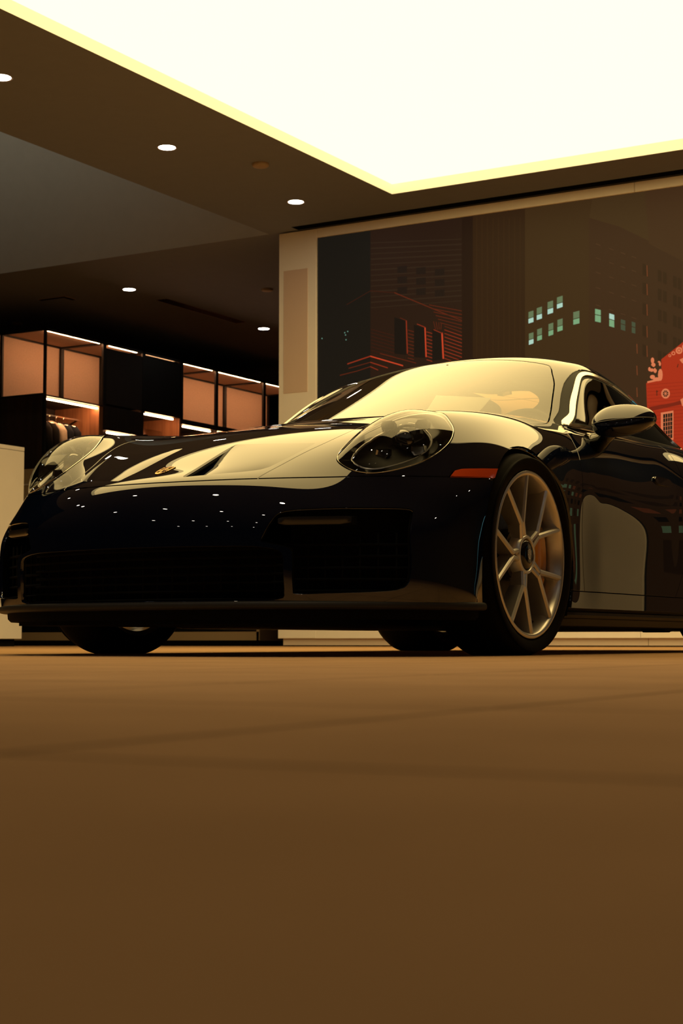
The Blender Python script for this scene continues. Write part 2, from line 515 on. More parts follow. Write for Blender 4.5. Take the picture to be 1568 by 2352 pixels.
MARK = [(-.478, .5545), (-.447, .5765), (-.418, .5845), (-.33, .592), (-.20, .602), (-.20, .566), (-.33, .5625)]
SIDEIN = ccat([(.475, .412), (.50, .436), (.60, .446), (.72, .449), (.795, .448), (.812, .43), (.816, .35), (.817, .25), (.800, .205), (.74, .193), (.62, .188), (.545, .186), (.535, .20), (.534, .30), (.522, .325), (.45, .343), (.452, .36)], 3)
MIDIN = ccat([(-.30, .332), (.0, .334), (.30, .332), (.42, .330), (.490, .320), (.510, .300), (.512, .24), (.512, .19), (.500, .172), (.40, .166), (0, .166), (-.40, .166), (-.45, .25)], 3)
ARCHF = (.005, .302, .390)
ARCHR = (2.457, .325, .402)
sd_cowl = poly_sd(COWL); sd_head = poly_sd(HEAD); sd_vent = poly_sd(VENT); sd_mark = poly_sd(MARK); sd_sin = poly_sd(SIDEIN); sd_min = poly_sd(MIDIN)
g_cowl = lambda V: sd_cowl(V[:, :2])
g_head = lambda V: np.where(V[:, 1] < -.05, sd_head(V[:, [0, 2]]), -1)
g_vent = lambda V: np.where(V[:, 2] > .5, sd_vent(V[:, :2]), -1)
g_mark = lambda V: np.where(V[:, 0] > .7, sd_mark(V[:, [1, 2]]), -1)
g_sin = lambda V: np.where(V[:, 1] < -.3, sd_sin(V[:, [0, 2]]), -1)
g_min = lambda V: np.where(V[:, 1] < -.5, sd_min(V[:, [0, 2]]), -1)
def g_arch(c):
    return lambda V: np.where(V[:, 0] > .45, c[2] - np.hypot(V[:, 1] - c[0], V[:, 2] - c[1]), -.5)
g_hood = lambda V: f_hoodcut(V[:, 1]) - V[:, 0]
g_up = lambda V: V[:, 2] - zcut(V[:, 0])
g_sill = lambda V: V[:, 2] - .224
g_dr = lambda V: V[:, 1] - f_door(V[:, 2])
g_drb = lambda V: V[:, 1] - f_doorb(V[:, 2])
def keep(tm, *gs):
    for g in gs: tm = clip(tm, g)
    return tm
def neg(g, o=0.0): return lambda V: -g(V) - o
def pos(g, o=0.0): return lambda V: g(V) - o
def sub(g, o): return lambda V: g(V) - o

def build_body(car):
    S, N = surface(lower_net(), 12, 12)
    half = grid_tm(S, N)
    half = keep(half, neg(g_arch(ARCHF)), neg(g_arch(ARCHR)), lambda V: V[:, 2] - .164)
    onc = lambda v: abs(v[0]) < 1e-6
    P = {}
    front = lambda V: .30 - V[:, 1]
    upper = keep(half, pos(g_up, GAP), neg(g_cowl, .001))
    P['hood'] = keep(upper, pos(g_hood, GAP), front_h, neg(g_vent))
    vent = keep(upper, pos(g_hood, GAP), front_h, pos(g_vent))
    P['bumper'] = keep(half, neg(g_up, GAP), lambda V: .12 - V[:, 1], neg(g_mark, .002), neg(g_sin), neg(g_min))
    fen = keep(half, neg(g_cowl, .001), lambda V: np.where(V[:, 1] > .1, V[:, 2] - .224 - GAP, V[:, 2] - zcut(V[:, 0]) - GAP), neg(g_dr, GAP))
    fen = keep(fen, lambda V: np.where(V[:, 1] < .9, V[:, 0] - f_hoodcut(V[:, 1]) - GAP, .1), neg(g_head, .0015), neg(g_mark, .002))
    P['fender'] = fen
    P['lens'] = keep(half, pos(g_head, .0015))
    P['marker'] = keep(half, pos(g_mark, .001))
    P['door'] = keep(half, neg(g_cowl, .001), pos(g_dr, GAP), neg(g_drb, GAP), pos(g_sill, GAP), lambda V: V[:, 0] - .5)
    P['quarter'] = keep(half, neg(g_cowl, .001), pos(g_drb, GAP), lambda V: np.where(V[:, 1] < 2.0, V[:, 2] - .224 - GAP, .1), lambda V: np.where(V[:, 1] < 2.6, V[:, 0] - .45, .1))
    P['sill'] = keep(half, neg(g_sill, GAP), lambda V: V[:, 1] - .25, lambda V: 2.2 - V[:, 1])
    tm_obj('hood', both_rim(P['hood'], .012, onc), M_PAINT, car)
    tm_obj('front_bumper', both_rim(P['bumper'], .012, onc), M_PAINT, car)
    tm_obj('rear_quarter', both_rim(P['quarter'], .012, onc), M_PAINT, car)
    # hood vent: ramp that starts deep at its front edge and runs out flush towards the windscreen
    v = vent.copy()
    t = np.clip((-.556 - v.V[:, 1]) / .30, 0, 1)
    XY = v.V[:, :2]
    def pl(pts):
        d = np.full(len(XY), 9.0)
        for a, b in zip(pts[:-1], pts[1:]):
            a = np.array(a); b = np.array(b); e = b - a
            u = np.clip(((XY - a) @ e) / (e @ e), 0, 1)
            d = np.minimum(d, np.hypot(*(XY - a - u[:, None] * e).T))
        return d
    df = pl(VENT[:4]); di = pl([VENT[7], VENT[8], VENT[9], VENT[0]])
    d = .012 * t ** 1.2 + .022 * np.exp(-df / .028) * np.clip(t * 3, 0, 1) + .017 * np.exp(-di / .045) * np.clip(t * 1.6, 0, 1)
    v.V = v.V - v.N * d[:, None]
    recalc(v)
    for sgn in (1, -1):
        f = (lambda q: q) if sgn > 0 else mirror_tm
        tm_obj('hood_vent', f(v), M_PAINT, car)
        tm_obj('fender', f(rim(P['fender'], .012)), M_PAINT, car)
        dr = tm_obj('door', f(rim(P['door'], .012)), M_PAINT, car)
        tm_obj('sill_panel', f(rim(P['sill'], .012)), M_PAINT, car)
        mk = offset_tm(P['marker'], .0035)
        o = tm_obj('side_marker', f(rim(mk, .012)), M_AMBER, car); o['label'] = 'amber side marker lens'
        door_handle(dr, sgn)
    # dark inner shell close behind the gaps
    inner = keep(half, neg(g_cowl, -.03), neg(g_head, -.012), neg(g_vent, -.004), neg(g_sin, -.004), neg(g_min, -.004), neg(g_arch((ARCHF[0], ARCHF[1], ARCHF[2] + .006))), neg(g_arch((ARCHR[0], ARCHR[1], ARCHR[2] + .006))))
    tm_obj('inner_shell', both(offset_tm(inner, -.014)), M_MATTE, car)
    return half, P

front_h = lambda V: .9 - V[:, 1]
def both_rim(tm, d, skip):
    return both(rim(tm, d, skip))
def recalc(tm):
    a = tm.V[tm.T[:, 0]]; b = tm.V[tm.T[:, 1]]; c = tm.V[tm.T[:, 2]]
    fn = np.cross(b - a, c - a)
    N = np.zeros_like(tm.V)
    for k in range(3): np.add.at(N, tm.T[:, k], fn)
    N /= np.linalg.norm(N, axis=1, keepdims=True) + 1e-12
    if (N * tm.N).sum() < 0: N = -N
    tm.N = N

def door_handle(door, sgn):
    bm = bmesh.new()
    pts = []
    n = 24
    for k in range(n):
        a = 2 * pi * k / n
        y = 1.42 + .105 * (abs(cos(a)) ** .6) * (1 if cos(a) > 0 else -1)
        z = .695 + .017 * (abs(sin(a)) ** .6) * (1 if sin(a) > 0 else -1)
        pts.append((y, z))
    ring0 = [bm.verts.new((sgn * (.872 - (z - .66) * .25 + .006), y, z)) for y, z in pts]
    ring1 = [bm.verts.new((sgn * (.872 - (z - .66) * .25 - .015), y, z)) for y, z in pts]
    bm.faces.new(ring0)
    for k in range(n):
        bm.faces.new((ring0[k], ring0[(k + 1) % n], ring1[(k + 1) % n], ring1[k]))
    bmesh.ops.bevel(bm, geom=[e for e in bm.edges if e.verts[0] in ring0 and e.verts[1] in ring0], offset=.004, segments=2, affect='EDGES')
    bm_obj('door_handle', bm, M_PAINT, door, angle=radians(40))

# ------------------------------------------------------------------ greenhouse
def green_net():
    R = [
     # row: list of 8 (x,y,z) v0..v7
     [(0,.06,.76),(.255,.09,.76),(.49,.22,.757),(.68,.60,.752),(.74,.62,.745),(.742,.70,.74),(.745,.74,.73),(.748,.76,.70)],
     [(0,.30,.886),(.25,.335,.888),(.47,.46,.886),(.655,.755,.874),(.716,.765,.862),(.730,.78,.845),(.740,.79,.82),(.748,.80,.77)],
     [(0,.63,1.011),(.235,.65,1.008),(.44,.70,.997),(.62,.88,.985),(.683,.90,.968),(.712,.905,.91),(.739,.905,.86),(.752,.905,.79)],
     [(0,.97,1.137),(.22,.97,1.131),(.41,.98,1.113),(.58,1.01,1.09),(.643,1.05,1.066),(.695,1.055,.965),(.743,1.06,.86),(.756,1.06,.79)],
     [(0,1.28,1.245),(.205,1.265,1.234),(.385,1.22,1.212),(.535,1.14,1.178),(.600,1.21,1.152),(.675,1.22,1.01),(.746,1.23,.86),(.759,1.23,.79)],
     [(0,1.50,1.279),(.19,1.49,1.270),(.36,1.47,1.248),(.505,1.43,1.208),(.577,1.45,1.163),(.665,1.45,1.02),(.748,1.45,.866),(.761,1.45,.79)],
     [(0,1.84,1.262),(.19,1.83,1.253),(.355,1.81,1.228),(.495,1.78,1.182),(.580,1.79,1.120),(.665,1.79,1.0),(.748,1.79,.872),(.762,1.79,.80)],
     [(0,2.18,1.195),(.195,2.17,1.186),(.36,2.14,1.158),(.505,2.08,1.10),(.605,2.05,1.03),(.672,2.05,.95),(.740,2.05,.882),(.757,2.05,.81)],
     [(0,2.52,1.085),(.20,2.51,1.076),(.37,2.48,1.046),(.51,2.42,.985),(.60,2.36,.94),(.655,2.34,.905),(.70,2.33,.86),(.72,2.33,.80)],
     [(0,2.88,.950),(.20,2.87,.942),(.36,2.84,.915),(.49,2.78,.87),(.56,2.72,.84),(.60,2.70,.82),(.63,2.68,.79),(.64,2.68,.75)],
     [(0,3.2,.80),(.20,3.19,.80),(.36,3.15,.78),(.47,3.1,.75),(.52,3.05,.73),(.55,3.02,.71),(.57,3.0,.69),(.58,3.0,.66)],
    ]
    # windscreen rows: even cross curvature between the centreline and the pillar edge
    ctr = {0: (.06, .803), 1: (.30, .888), 2: (.63, 1.008), 3: (.97, 1.134), 4: (1.28, 1.245)}
    edge = {0: (.675, .60, .80), 1: (.655, .757, .874), 2: (.605, .908, .981), 3: (.55, 1.068, 1.085), 4: (.49, 1.247, 1.183)}
    for r in range(5):
        yc, zc = ctr[r]; xe, ye, ze = edge[r]
        for v, k in ((0, 0), (1, .36), (2, .70), (3, 1)):
            w = k ** 2.2
            R[r][v] = (xe * k, yc + (ye - yc) * w, zc + (ze - zc) * w)
    # roll of the A-pillar down to the side glass
    for r, a, b in ((1, (.716, .766, .859), (.731, .79, .842)), (2, (.674, .932, .966), (.7175, .935, .912)), (3, (.631, 1.088, 1.073), (.690, 1.09, .965)), (4, (.585, 1.270, 1.156), (.666, 1.275, 1.01))):
        R[r][4] = a; R[r][5] = b
    R[5][4] = (.578, 1.49, 1.163); R[5][5] = (.661, 1.49, 1.02)
    R[5][3] = (.495, 1.44, 1.213); R[5][2] = (.35, 1.475, 1.250)
    return np.array(R, float)
DLO = ccat([(.782, .868), (.87, .925), (.99, 1.012), (1.11, 1.090), (1.20, 1.132), (1.31, 1.151), (1.47, 1.150), (1.62, 1.135), (1.78, 1.100), (1.92, 1.038), (2.02, .962), (2.07, .905), (2.04, .882), (1.90, .878), (1.6, .873), (1.3, .868), (1.0, .864), (.86, .862)], 3)
WS = ccat([(0, 1.239), (.10, 1.237), (.20, 1.230), (.30, 1.217), (.38, 1.201), (.445, 1.183), (.476, 1.164), (.501, 1.136), (.553, 1.073), (.603, .980), (.632, .92), (.652, .868), (.66, .78), (.4, .70), (0, .70), (-.3, .7), (-.3, 1.22), (-.1, 1.237)], 3)
RW = ccat([(0, 1.86), (.2, 1.85), (.33, 1.86), (.40, 1.95), (.42, 2.2), (.42, 2.5), (.40, 2.62), (.3, 2.66), (0, 2.68), (-.3, 2.66), (-.3, 1.85)], 3)
sd_dlo = poly_sd(DLO); sd_ws = poly_sd(WS); sd_rw = poly_sd(RW)
g_dlo = lambda V: np.where(V[:, 0] > .53, sd_dlo(V[:, [1, 2]]), -1)
g_ws = lambda V: np.where(V[:, 1] < 1.33, sd_ws(V[:, [0, 2]]), -1)
g_rw = lambda V: np.where(V[:, 2] > .8, sd_rw(V[:, [0, 1]]), -1)

def build_green(car):
    S, N = surface(green_net(), 12, 12)
    half = grid_tm(S, N)
    half = keep(half, lambda V: V[:, 2] - .78)
    onc = lambda v: abs(v[0]) < 1e-6
    roof = keep(half, neg(g_ws, .002), neg(g_dlo, .013), neg(g_rw, .002), lambda V: V[:, 2] - np.where(V[:, 1] < 2.1, .835, .7))
    tm_obj('roof', both_rim(roof, .012, onc), M_PAINT, car)
    ws = keep(half, pos(g_ws, .002))
    tm_obj('windscreen', both(ws), M_WSG, car)
    rw = keep(half, pos(g_rw, .002))
    tm_obj('rear_window', both(rw), M_SIDEG, car)
    for sgn in (1, -1):
        f = (lambda q: q) if sgn > 0 else mirror_tm
        gl = keep(half, pos(g_dlo, .016))
        tm_obj('side_window', f(offset_tm(gl, -.004)), M_SIDEG, car)
        tr = keep(half, pos(g_dlo, -.001), neg(g_dlo, -.013))
        tr = rim(offset_tm(tr, .003), .012)
        se = keep(half, pos(g_dlo, -.016), neg(g_dlo, -.024))
        tm_obj('seal_dark_edge', f(offset_tm(se, -.0035)), M_BLACK, car)  # seal widened outwards, its black stands in for the pillar's shaded edge
        o = tm_obj('window_trim', f(tr), M_CHROME, car); o['label'] = 'bright metal window surround'
    # slim black weather strip under the windscreen edge and an inner lining for the roof
    lin = keep(half, neg(g_ws, .03), neg(g_dlo, .0), neg(g_rw, .02), lambda V: V[:, 2] - .86, lambda V: 2.7 - V[:, 1])
    tm_obj('headlining', both(offset_tm(lin, -.02)), M_MATTE, car)
    return half
# ------------------------------------------------------------------ headlights
def build_headlight(car, lens_tm, sgn):
    f = (lambda q: q) if sgn > 0 else mirror_tm
    HC = np.array([.670, .684])
    root = empty('headlight', (0, 0, 0), parent=car)
    L = offset_tm(lens_tm, .002)
    # lens crowned a little proud of the wing
    sd = sd_head(L.V[:, [0, 2]])
    q = np.clip(sd / .125, 0, 1)
    L.V = L.V + L.N * (.040 * (1 - (1 - q) ** 2.2))[:, None]
    recalc(L)
    o = tm_obj('headlight_lens', f(L), M_LENS, root); o['label'] = 'clear domed headlight cover'
    # gasket: slim rolled ring where lens meets wing
    be = boundary(lens_tm); nxt = dict(be); k0 = be[0][0]; loop = [k0]; k = nxt[k0]
    while k != k0 and len(loop) < 5000: loop.append(k); k = nxt[k]
    pts = [lens_tm.V[i] + lens_tm.N[i] * .0012 for i in loop[::2]]
    pts = [Vector((sgn * p[0], p[1], p[2])) for p in pts]
    bm = bmesh.new(); add_tube(bm, pts, .0017, 8, closed=True)
    o = bm_obj('headlight_gasket', bm, M_CHROME, root, smooth=True); o['label'] = 'thin bright edge round the headlight'
    # collar between outer edge and light ring
    D = lens_tm.copy(); sd = sd_head(D.V[:, [0, 2]])
    C_ = clip(D, lambda V: .036 - sd_head(V[:, [0, 2]]))
    s2 = sd_head(C_.V[:, [0, 2]])
    C_.V = C_.V - C_.N * (.006 + .55 * np.clip(s2, 0, 1))[:, None]; recalc(C_)
    tm_obj('headlight_collar', f(C_), M_GLOSSB, root)
    # bucket
    B = clip(D, lambda V: sd_head(V[:, [0, 2]]) - .033)
    s3 = sd_head(B.V[:, [0, 2]]) - .033
    B.V = B.V - B.N * .026
    B.V[:, 1] += .085 * np.clip(s3 / .05, 0, 1) ** .5
    recalc(B)
    tm_obj('headlight_bucket', f(B), M_BLACK, root)
    # light ring
    be = boundary(B); nxt = dict(be); k0 = be[0][0]; loop = [k0]; k = nxt[k0]
    while k != k0 and len(loop) < 5000: loop.append(k); k = nxt[k]
    pts = [Vector((sgn * B.V[i][0], B.V[i][1], B.V[i][2])) for i in loop[::2]]
    bm = bmesh.new(); add_tube(bm, pts, .0042, 8, closed=True)
    o = bm_obj('light_ring', bm, M_RING_L, root, smooth=True); o['label'] = 'thin silver light ring'
    # projector in the middle
    ctr = Vector((sgn * .675, -.415, .685))
    pr = lathe('projector', [(.0, -.052), (.012, -.051), (.024, -.047), (.034, -.038), (.038, -.030), (.043, -.029), (.044, -.02), (.044, .04)], M_PROJ, root, 40, axis='y')
    pr.location = ctr; pr.rotation_euler = (radians(8), 0, radians(-8 * sgn))
    # four corner lamps
    for (dx, dz, dy) in ((.050, .048, .02), (-.052, .046, -.02), (.058, -.040, .01), (-.045, -.050, -.035)):
        bm = bmesh.new()
        w, h = .024, .015
        ring = [(-w, -h), (w * .8, -h), (w, h * .2), (w * .7, h), (-w * .6, h), (-w, .2 * h)]
        sx = 1 if dx > 0 else -1; sz = 1 if dz > 0 else -1
        va = [bm.verts.new((sx * x * sgn, 0, sz * z)) for x, z in ring]
        vb = [bm.verts.new((sx * x * .8 * sgn, .004, sz * z * .75)) for x, z in ring]
        vc = [bm.verts.new((sx * x * sgn, .02, sz * z)) for x, z in ring]
        n = len(ring)
        bm.faces.new(vb)
        for i in range(n):
            j = (i + 1) % n
            bm.faces.new((va[i], va[j], vb[j], vb[i])); bm.faces.new((va[i], va[j], vc[j], vc[i]))
        o = bm_obj('corner_lamp', bm, M_LAMP, root, loc=(sgn * (.675 + dx), -.455 + dy - dz * -.35 * 1.0, .687 + dz))
    return root

# ------------------------------------------------------------------ wheels
def spoke_bm(R, hubr):
    """ten slim arms in five Y pairs on twin stems, drawn in the (y,z) plane; x outboard"""
    bm = bmesh.new()
    def bar(p, q, w0, w1, x0, x1, d0, d1, mid=None):
        # p,q in polar (angle from up clockwise seen from outside, radius)
        def pt(a, r): return Vector((0, sin(a) * r, cos(a) * r))
        P = [pt(*p)] + ([pt(*mid)] if mid else []) + [pt(*q)]
        n = len(P)
        W = [w0, w1] if n == 2 else [w0, (w0 + w1) / 2, w1]
        X = [x0, x1] if n == 2 else [x0, (x0 * .45 + x1 * .55), x1]
        D = [d0, d1] if n == 2 else [d0, (d0 + d1) / 2, d1]
        secs = []
        for i, c in enumerate(P):
            t = (P[min(i + 1, n - 1)] - P[max(i - 1, 0)]).normalized()
            s = Vector((1, 0, 0)).cross(t)
            w, x, d = W[i], X[i], D[i]
            prof = [(-w, -d), (-w * .95, -.006), (-w * .45, 0), (w * .45, 0), (w * .95, -.006), (w, -d)]
            secs.append([bm.verts.new(c + s * a + Vector((x + b, 0, 0))) for a, b in prof])
        for i in range(n - 1):
            A, B = secs[i], secs[i + 1]
            for k in range(6):
                bm.faces.new((A[k], A[(k + 1) % 6], B[(k + 1) % 6], B[k]))
        bm.faces.new(secs[0]); bm.faces.new(secs[-1][::-1])
    for k in range(5):
        a = radians(-21 + 72 * k)
        node = .118
        for s in (-1, 1):
            bar((a + s * radians(13), hubr * .94), (a + s * radians(4.2), node), .0100, .0092, -.016, -.010, .050, .046)
            bar((a + s * radians(3.4), node - .008), (a + s * radians(17.8), R - .010), .0105, .0095, -.010, -.003, .050, .070)
        # web filling of the stem pocket
        bar((a, hubr * .9), (a, node + .004), .012, .008, -.034, -.030, .02, .015)
    return bm

def build_wheel(car, x, y, rad, halfw, R, outer, sgn, steer=0.0):
    """outer: distance of the rim flange plane from the wheel origin (outboard +)"""
    w = empty('wheel', (x, y, rad - .006), parent=car)
    w.rotation_euler = (0, 0, (0 if sgn > 0 else pi) + steer)
    # tyre: x outboard
    o = outer
    side = o - .004
    inn = o - 2 * halfw + .035
    prof = [(R - .012, side - .030), (R + .001, side - .008), (R + .010, side + .002), (R + .030, side + .0105), (R + .048, side + .011),
            (rad - .022, side + .003), (rad - .009, side - .010), (rad - .003, side - .024), (rad, side - .050), (rad + .0005, (side + inn) / 2),
            (rad, inn + .05), (rad - .003, inn + .024), (rad - .012, inn + .008), (rad - .03, inn - .004), (R + .03, inn - .01), (R, inn + .005), (R - .012, inn + .03)]
    # smooth the profile
    q = []
    for i in range(len(prof) - 1):
        p0 = prof[max(i - 1, 0)]; p1 = prof[i]; p2 = prof[i + 1]; p3 = prof[min(i + 2, len(prof) - 1)]
        for k in range(3):
            t = k / 3
            q.append(tuple(.5 * (2 * p1[c] + (p2[c] - p0[c]) * t + (2 * p0[c] - 5 * p1[c] + 4 * p2[c] - p3[c]) * t * t + (-p0[c] + 3 * p1[c] - 3 * p2[c] + p3[c]) * t ** 3) for c in (0, 1)))
    q.append(prof[-1])
    # tread grooves
    bm = bmesh.new(); add_lathe(bm, q, 96, 'x')
    # contact patch: the loaded tyre flattens where it meets the floor
    for v in bm.verts:
        if v.co.z < -(rad - .006): v.co.z = -(rad - .006)
    bm_obj('tyre', bm, M_RUBBER, w, smooth=True)
    rimp = [(R + .004, o - .006), (R + .0045, o - .002), (R + .002, o), (R - .006, o), (R - .0105, o - .003), (R - .014, o - .012), (R - .022, o - .030),
            (R - .026, o - .075), (R - .030, o - .14), (R - .026, inn + .03), (R + .002, inn + .012), (R + .004, inn + .02), (R - .006, inn + .06), (R - .012, o - .10), (R - .004, o - .02)]
    rm = empty('rim', (0, 0, 0), parent=w)
    bm = bmesh.new(); add_lathe(bm, rimp, 96, 'x', closed=True)
    bm_obj('rim_barrel', bm, M_RIM, rm, angle=radians(40))
    bm = spoke_bm(R, .062)
    for v in bm.verts: v.co.x += o
    # flatter satin spokes get a small bevel through smooth shading by angle
    bm_obj('spokes', bm, M_RIM, rm, angle=radians(30))
    lathe('hub', [(.0, o - .075), (.075, o - .075), (.070, o - .04), (.066, o - .018), (.0625, o - .0145), (.055, o - .0145), (.052, o - .018), (.050, o - .035), (0, o - .035)], M_RIM, rm, 48)
    cap = lathe('centre_lock', [(.051, o - .034), (.050, o - .020), (.046, o - .014), (.040, o - .010), (.030, o - .008), (0, o - .008)], M_GLOSSB, rm, 40)
    cap['label'] = 'black centre-lock hub nut'
    bm = bmesh.new()
    shield(bm, .0135, .0175, .0012)
    for v in bm.verts: v.co = Vector((v.co.z + o - .0075, v.co.x, v.co.y))
    e = bm_obj('cap_crest', bm, [M_RIM, M_GLOSSB, M_GLOSSB], rm)
    bm = bmesh.new(); add_tube(bm, [(o - .018, .02, -(R - .030)), (o - .008, .022, -(R - .055))], .004, 8)
    bm_obj('valve', bm, M_RUBBER, rm, angle=radians(50))
    # brake disc and caliper (behind the spokes)
    dx = o - .105
    bm = bmesh.new()
    add_lathe(bm, [(.085, dx - .017), (.205, dx - .017), (.205, dx + .017), (.085, dx + .017)], 72, 'x', closed=True)
    add_lathe(bm, [(.088, dx + .02), (.088, dx + .05), (.05, dx + .055), (0, dx + .055)], 40, 'x')
    bm_obj('brake_disc', bm, M_DISC, w, angle=radians(30))
    bm = bmesh.new()
    # caliper on the rear side of the disc (front axle)
    a0, a1 = (radians(50), radians(128)) if y < 1 else (radians(-128), radians(-50))
    n = 12; secs = []
    for k in range(n + 1):
        a = a0 + (a1 - a0) * k / n
        e_ = .5 - abs(k / n - .5)
        ro = .218 + .012 * min(1, e_ * 6); ri = .128 - .006 * min(1, e_ * 6)
        xo = dx + .046 + .016 * min(1, e_ * 5)
        prof = [(ri, dx - .05), (ro, dx - .05), (ro, xo - .008), (ro - .012, xo), (ri + .012, xo), (ri, xo - .008)]
        secs.append([bm.verts.new((t, sin(a) * r, cos(a) * r)) for r, t in prof])
    for k in range(n):
        for i in range(6):
            bm.faces.new((secs[k][i], secs[k][(i + 1) % 6], secs[k + 1][(i + 1) % 6], secs[k + 1][i]))
    bm.faces.new(secs[0]); bm.faces.new(secs[-1][::-1])
    c = bm_obj('brake_caliper', bm, M_CALIPER, w, angle=radians(40)); c['label'] = 'yellow brake caliper'
    return w

# ------------------------------------------------------------------ crest
def shield_outline(w, h, n=8):
    """heraldic shield, flat top with small ears, pointed foot; x right, y up"""
    pts = [(-w, h * .80), (-w * .55, h * .90), (-w * .2, h), (w * .2, h), (w * .55, h * .90), (w, h * .80), (w * 1.02, h * .3), (w * .95, -h * .2), (w * .72, -h * .62), (w * .35, -h * .9), (0, -h), (-w * .35, -h * .9), (-w * .72, -h * .62), (-w * .95, -h * .2), (-w * 1.02, h * .3)]
    return pts
def shield(bm, w, h, t):
    """gold plate (0) with quartered dark red / black bars (1,2); z is out of the plate"""
    def plate(pts, z0, z1, mi):
        top = [bm.verts.new((x, y, z1)) for x, y in pts]; bot = [bm.verts.new((x, y, z0)) for x, y in pts]
        bm.faces.new(top).material_index = mi
        n = len(pts)
        for i in range(n): bm.faces.new((top[i], bot[i], bot[(i + 1) % n], top[(i + 1) % n])).material_index = mi
    plate(shield_outline(w, h), 0, t, 0)
    q = t + t * .35
    # barred quarters: upper left and lower right
    for (sx, y0, y1) in ((-1, .12, .58), (1, -.62, -.10)):
        ys = [y0 + (y1 - y0) * k / 5 for k in range(6)]
        for k in (0, 2, 4):
            xa = .82 if y0 > 0 else .80 - .5 * max(0, (-ys[k] - .3))
            plate([(sx * w * .16, h * ys[k]), (sx * w * xa, h * ys[k]), (sx * w * xa, h * ys[k + 1]), (sx * w * .16, h * ys[k + 1])][::sx], t, q, 1 if k != 2 else 2)
    # antler like marks in the other quarters
    for (sx, y0) in ((1, .18), (-1, -.52)):
        for k in range(3):
            y = y0 + .15 * k
            plate([(sx * w * .25, h * y), (sx * w * .70, h * (y + .05)), (sx * w * .70, h * (y + .10)), (sx * w * .25, h * (y + .045))][::sx], t, q, 2)
    # small centre shield
    plate([(x * .30, y * .30 + h * .02) for x, y in shield_outline(w, h)], t, q * 1.2, 0)
    plate([(-w * .07, -h * .1), (w * .10, -h * .12), (w * .12, h * .14), (-w * .04, h * .18)], q * 1.2, q * 1.4, 2)
    # top band
    plate([(-w * .72, h * .70), (w * .72, h * .70), (w * .72, h * .82), (-w * .72, h * .82)], t, q, 1)

# ------------------------------------------------------------------ everything else on the car
def loop_extrude(name, prof_fn, ys, mat, car, cap=True):
    bm = bmesh.new(); secs = []
    for y in ys: secs.append([bm.verts.new(p) for p in prof_fn(y)])
    n = len(secs[0])
    for i in range(len(secs) - 1):
        for k in range(n):
            bm.faces.new((secs[i][k], secs[i][(k + 1) % n], secs[i + 1][(k + 1) % n], secs[i + 1][k]))
    if cap: bm.faces.new(secs[0]); bm.faces.new(secs[-1][::-1])
    return bm_obj(name, bm, mat, car, angle=radians(30))

def build_lip(car):
    plan = [(0, -.958), (.21, -.952), (.42, -.918), (.58, -.845), (.70, -.750), (.79, -.652), (.85, -.565), (.885, -.490), (.905, -.43), (.910, -.385)]
    fn = curve(np.cumsum([0] + [hypot(plan[i + 1][0] - plan[i][0], plan[i + 1][1] - plan[i][1]) for i in range(len(plan) - 1)]), [p[0] for p in plan])
    S_ = np.cumsum([0] + [hypot(plan[i + 1][0] - plan[i][0], plan[i + 1][1] - plan[i][1]) for i in range(len(plan) - 1)])
    fx = curve(S_, [p[0] for p in plan]); fy = curve(S_, [p[1] for p in plan])
    s = np.linspace(0, S_[-1], 60); X = fx(s); Y = fy(s)
    pts = [(-a, b) for a, b in zip(X[:0:-1], Y[:0:-1])] + list(zip(X, Y))
    P = [Vector((a, b, 0)) for a, b in pts]
    bm = bmesh.new(); secs = []
    bm2 = bmesh.new(); secs2 = []
    for i, p in enumerate(P):
        t = (P[min(i + 1, len(P) - 1)] - P[max(i - 1, 0)]).normalized()
        n = Vector((t.y, -t.x, 0))
        e = .026
        # lip: thin blade whose visible band is about 22 mm deep
        prof = [(-.03, .1665), (e - .012, .1665), (e - .004, .1635), (e, .156), (e - .001, .1475), (e - .006, .1430), (e - .012, .1415), (-.03, .1410)]
        secs.append([bm.verts.new(p + n * a + Vector((0, 0, z))) for a, z in prof])
        prof2 = [(-.04, .141), (-.004, .141), (-.006, .122), (-.016, .112), (-.04, .112)]
        secs2.append([bm2.verts.new(p + n * a + Vector((0, 0, z))) for a, z in prof2])
    for b, sc in ((bm, secs), (bm2, secs2)):
        n = len(sc[0])
        for i in range(len(sc) - 1):
            for k in range(n): b.faces.new((sc[i][k], sc[i][(k + 1) % n], sc[i + 1][(k + 1) % n], sc[i + 1][k]))
        b.faces.new(sc[0]); b.faces.new(sc[-1][::-1])
    o = bm_obj('front_splitter', bm, M_LIP, car, angle=radians(40)); o['label'] = 'matt black front splitter lip'
    bm_obj('air_dam', bm2, M_MATTE, car, angle=radians(40))

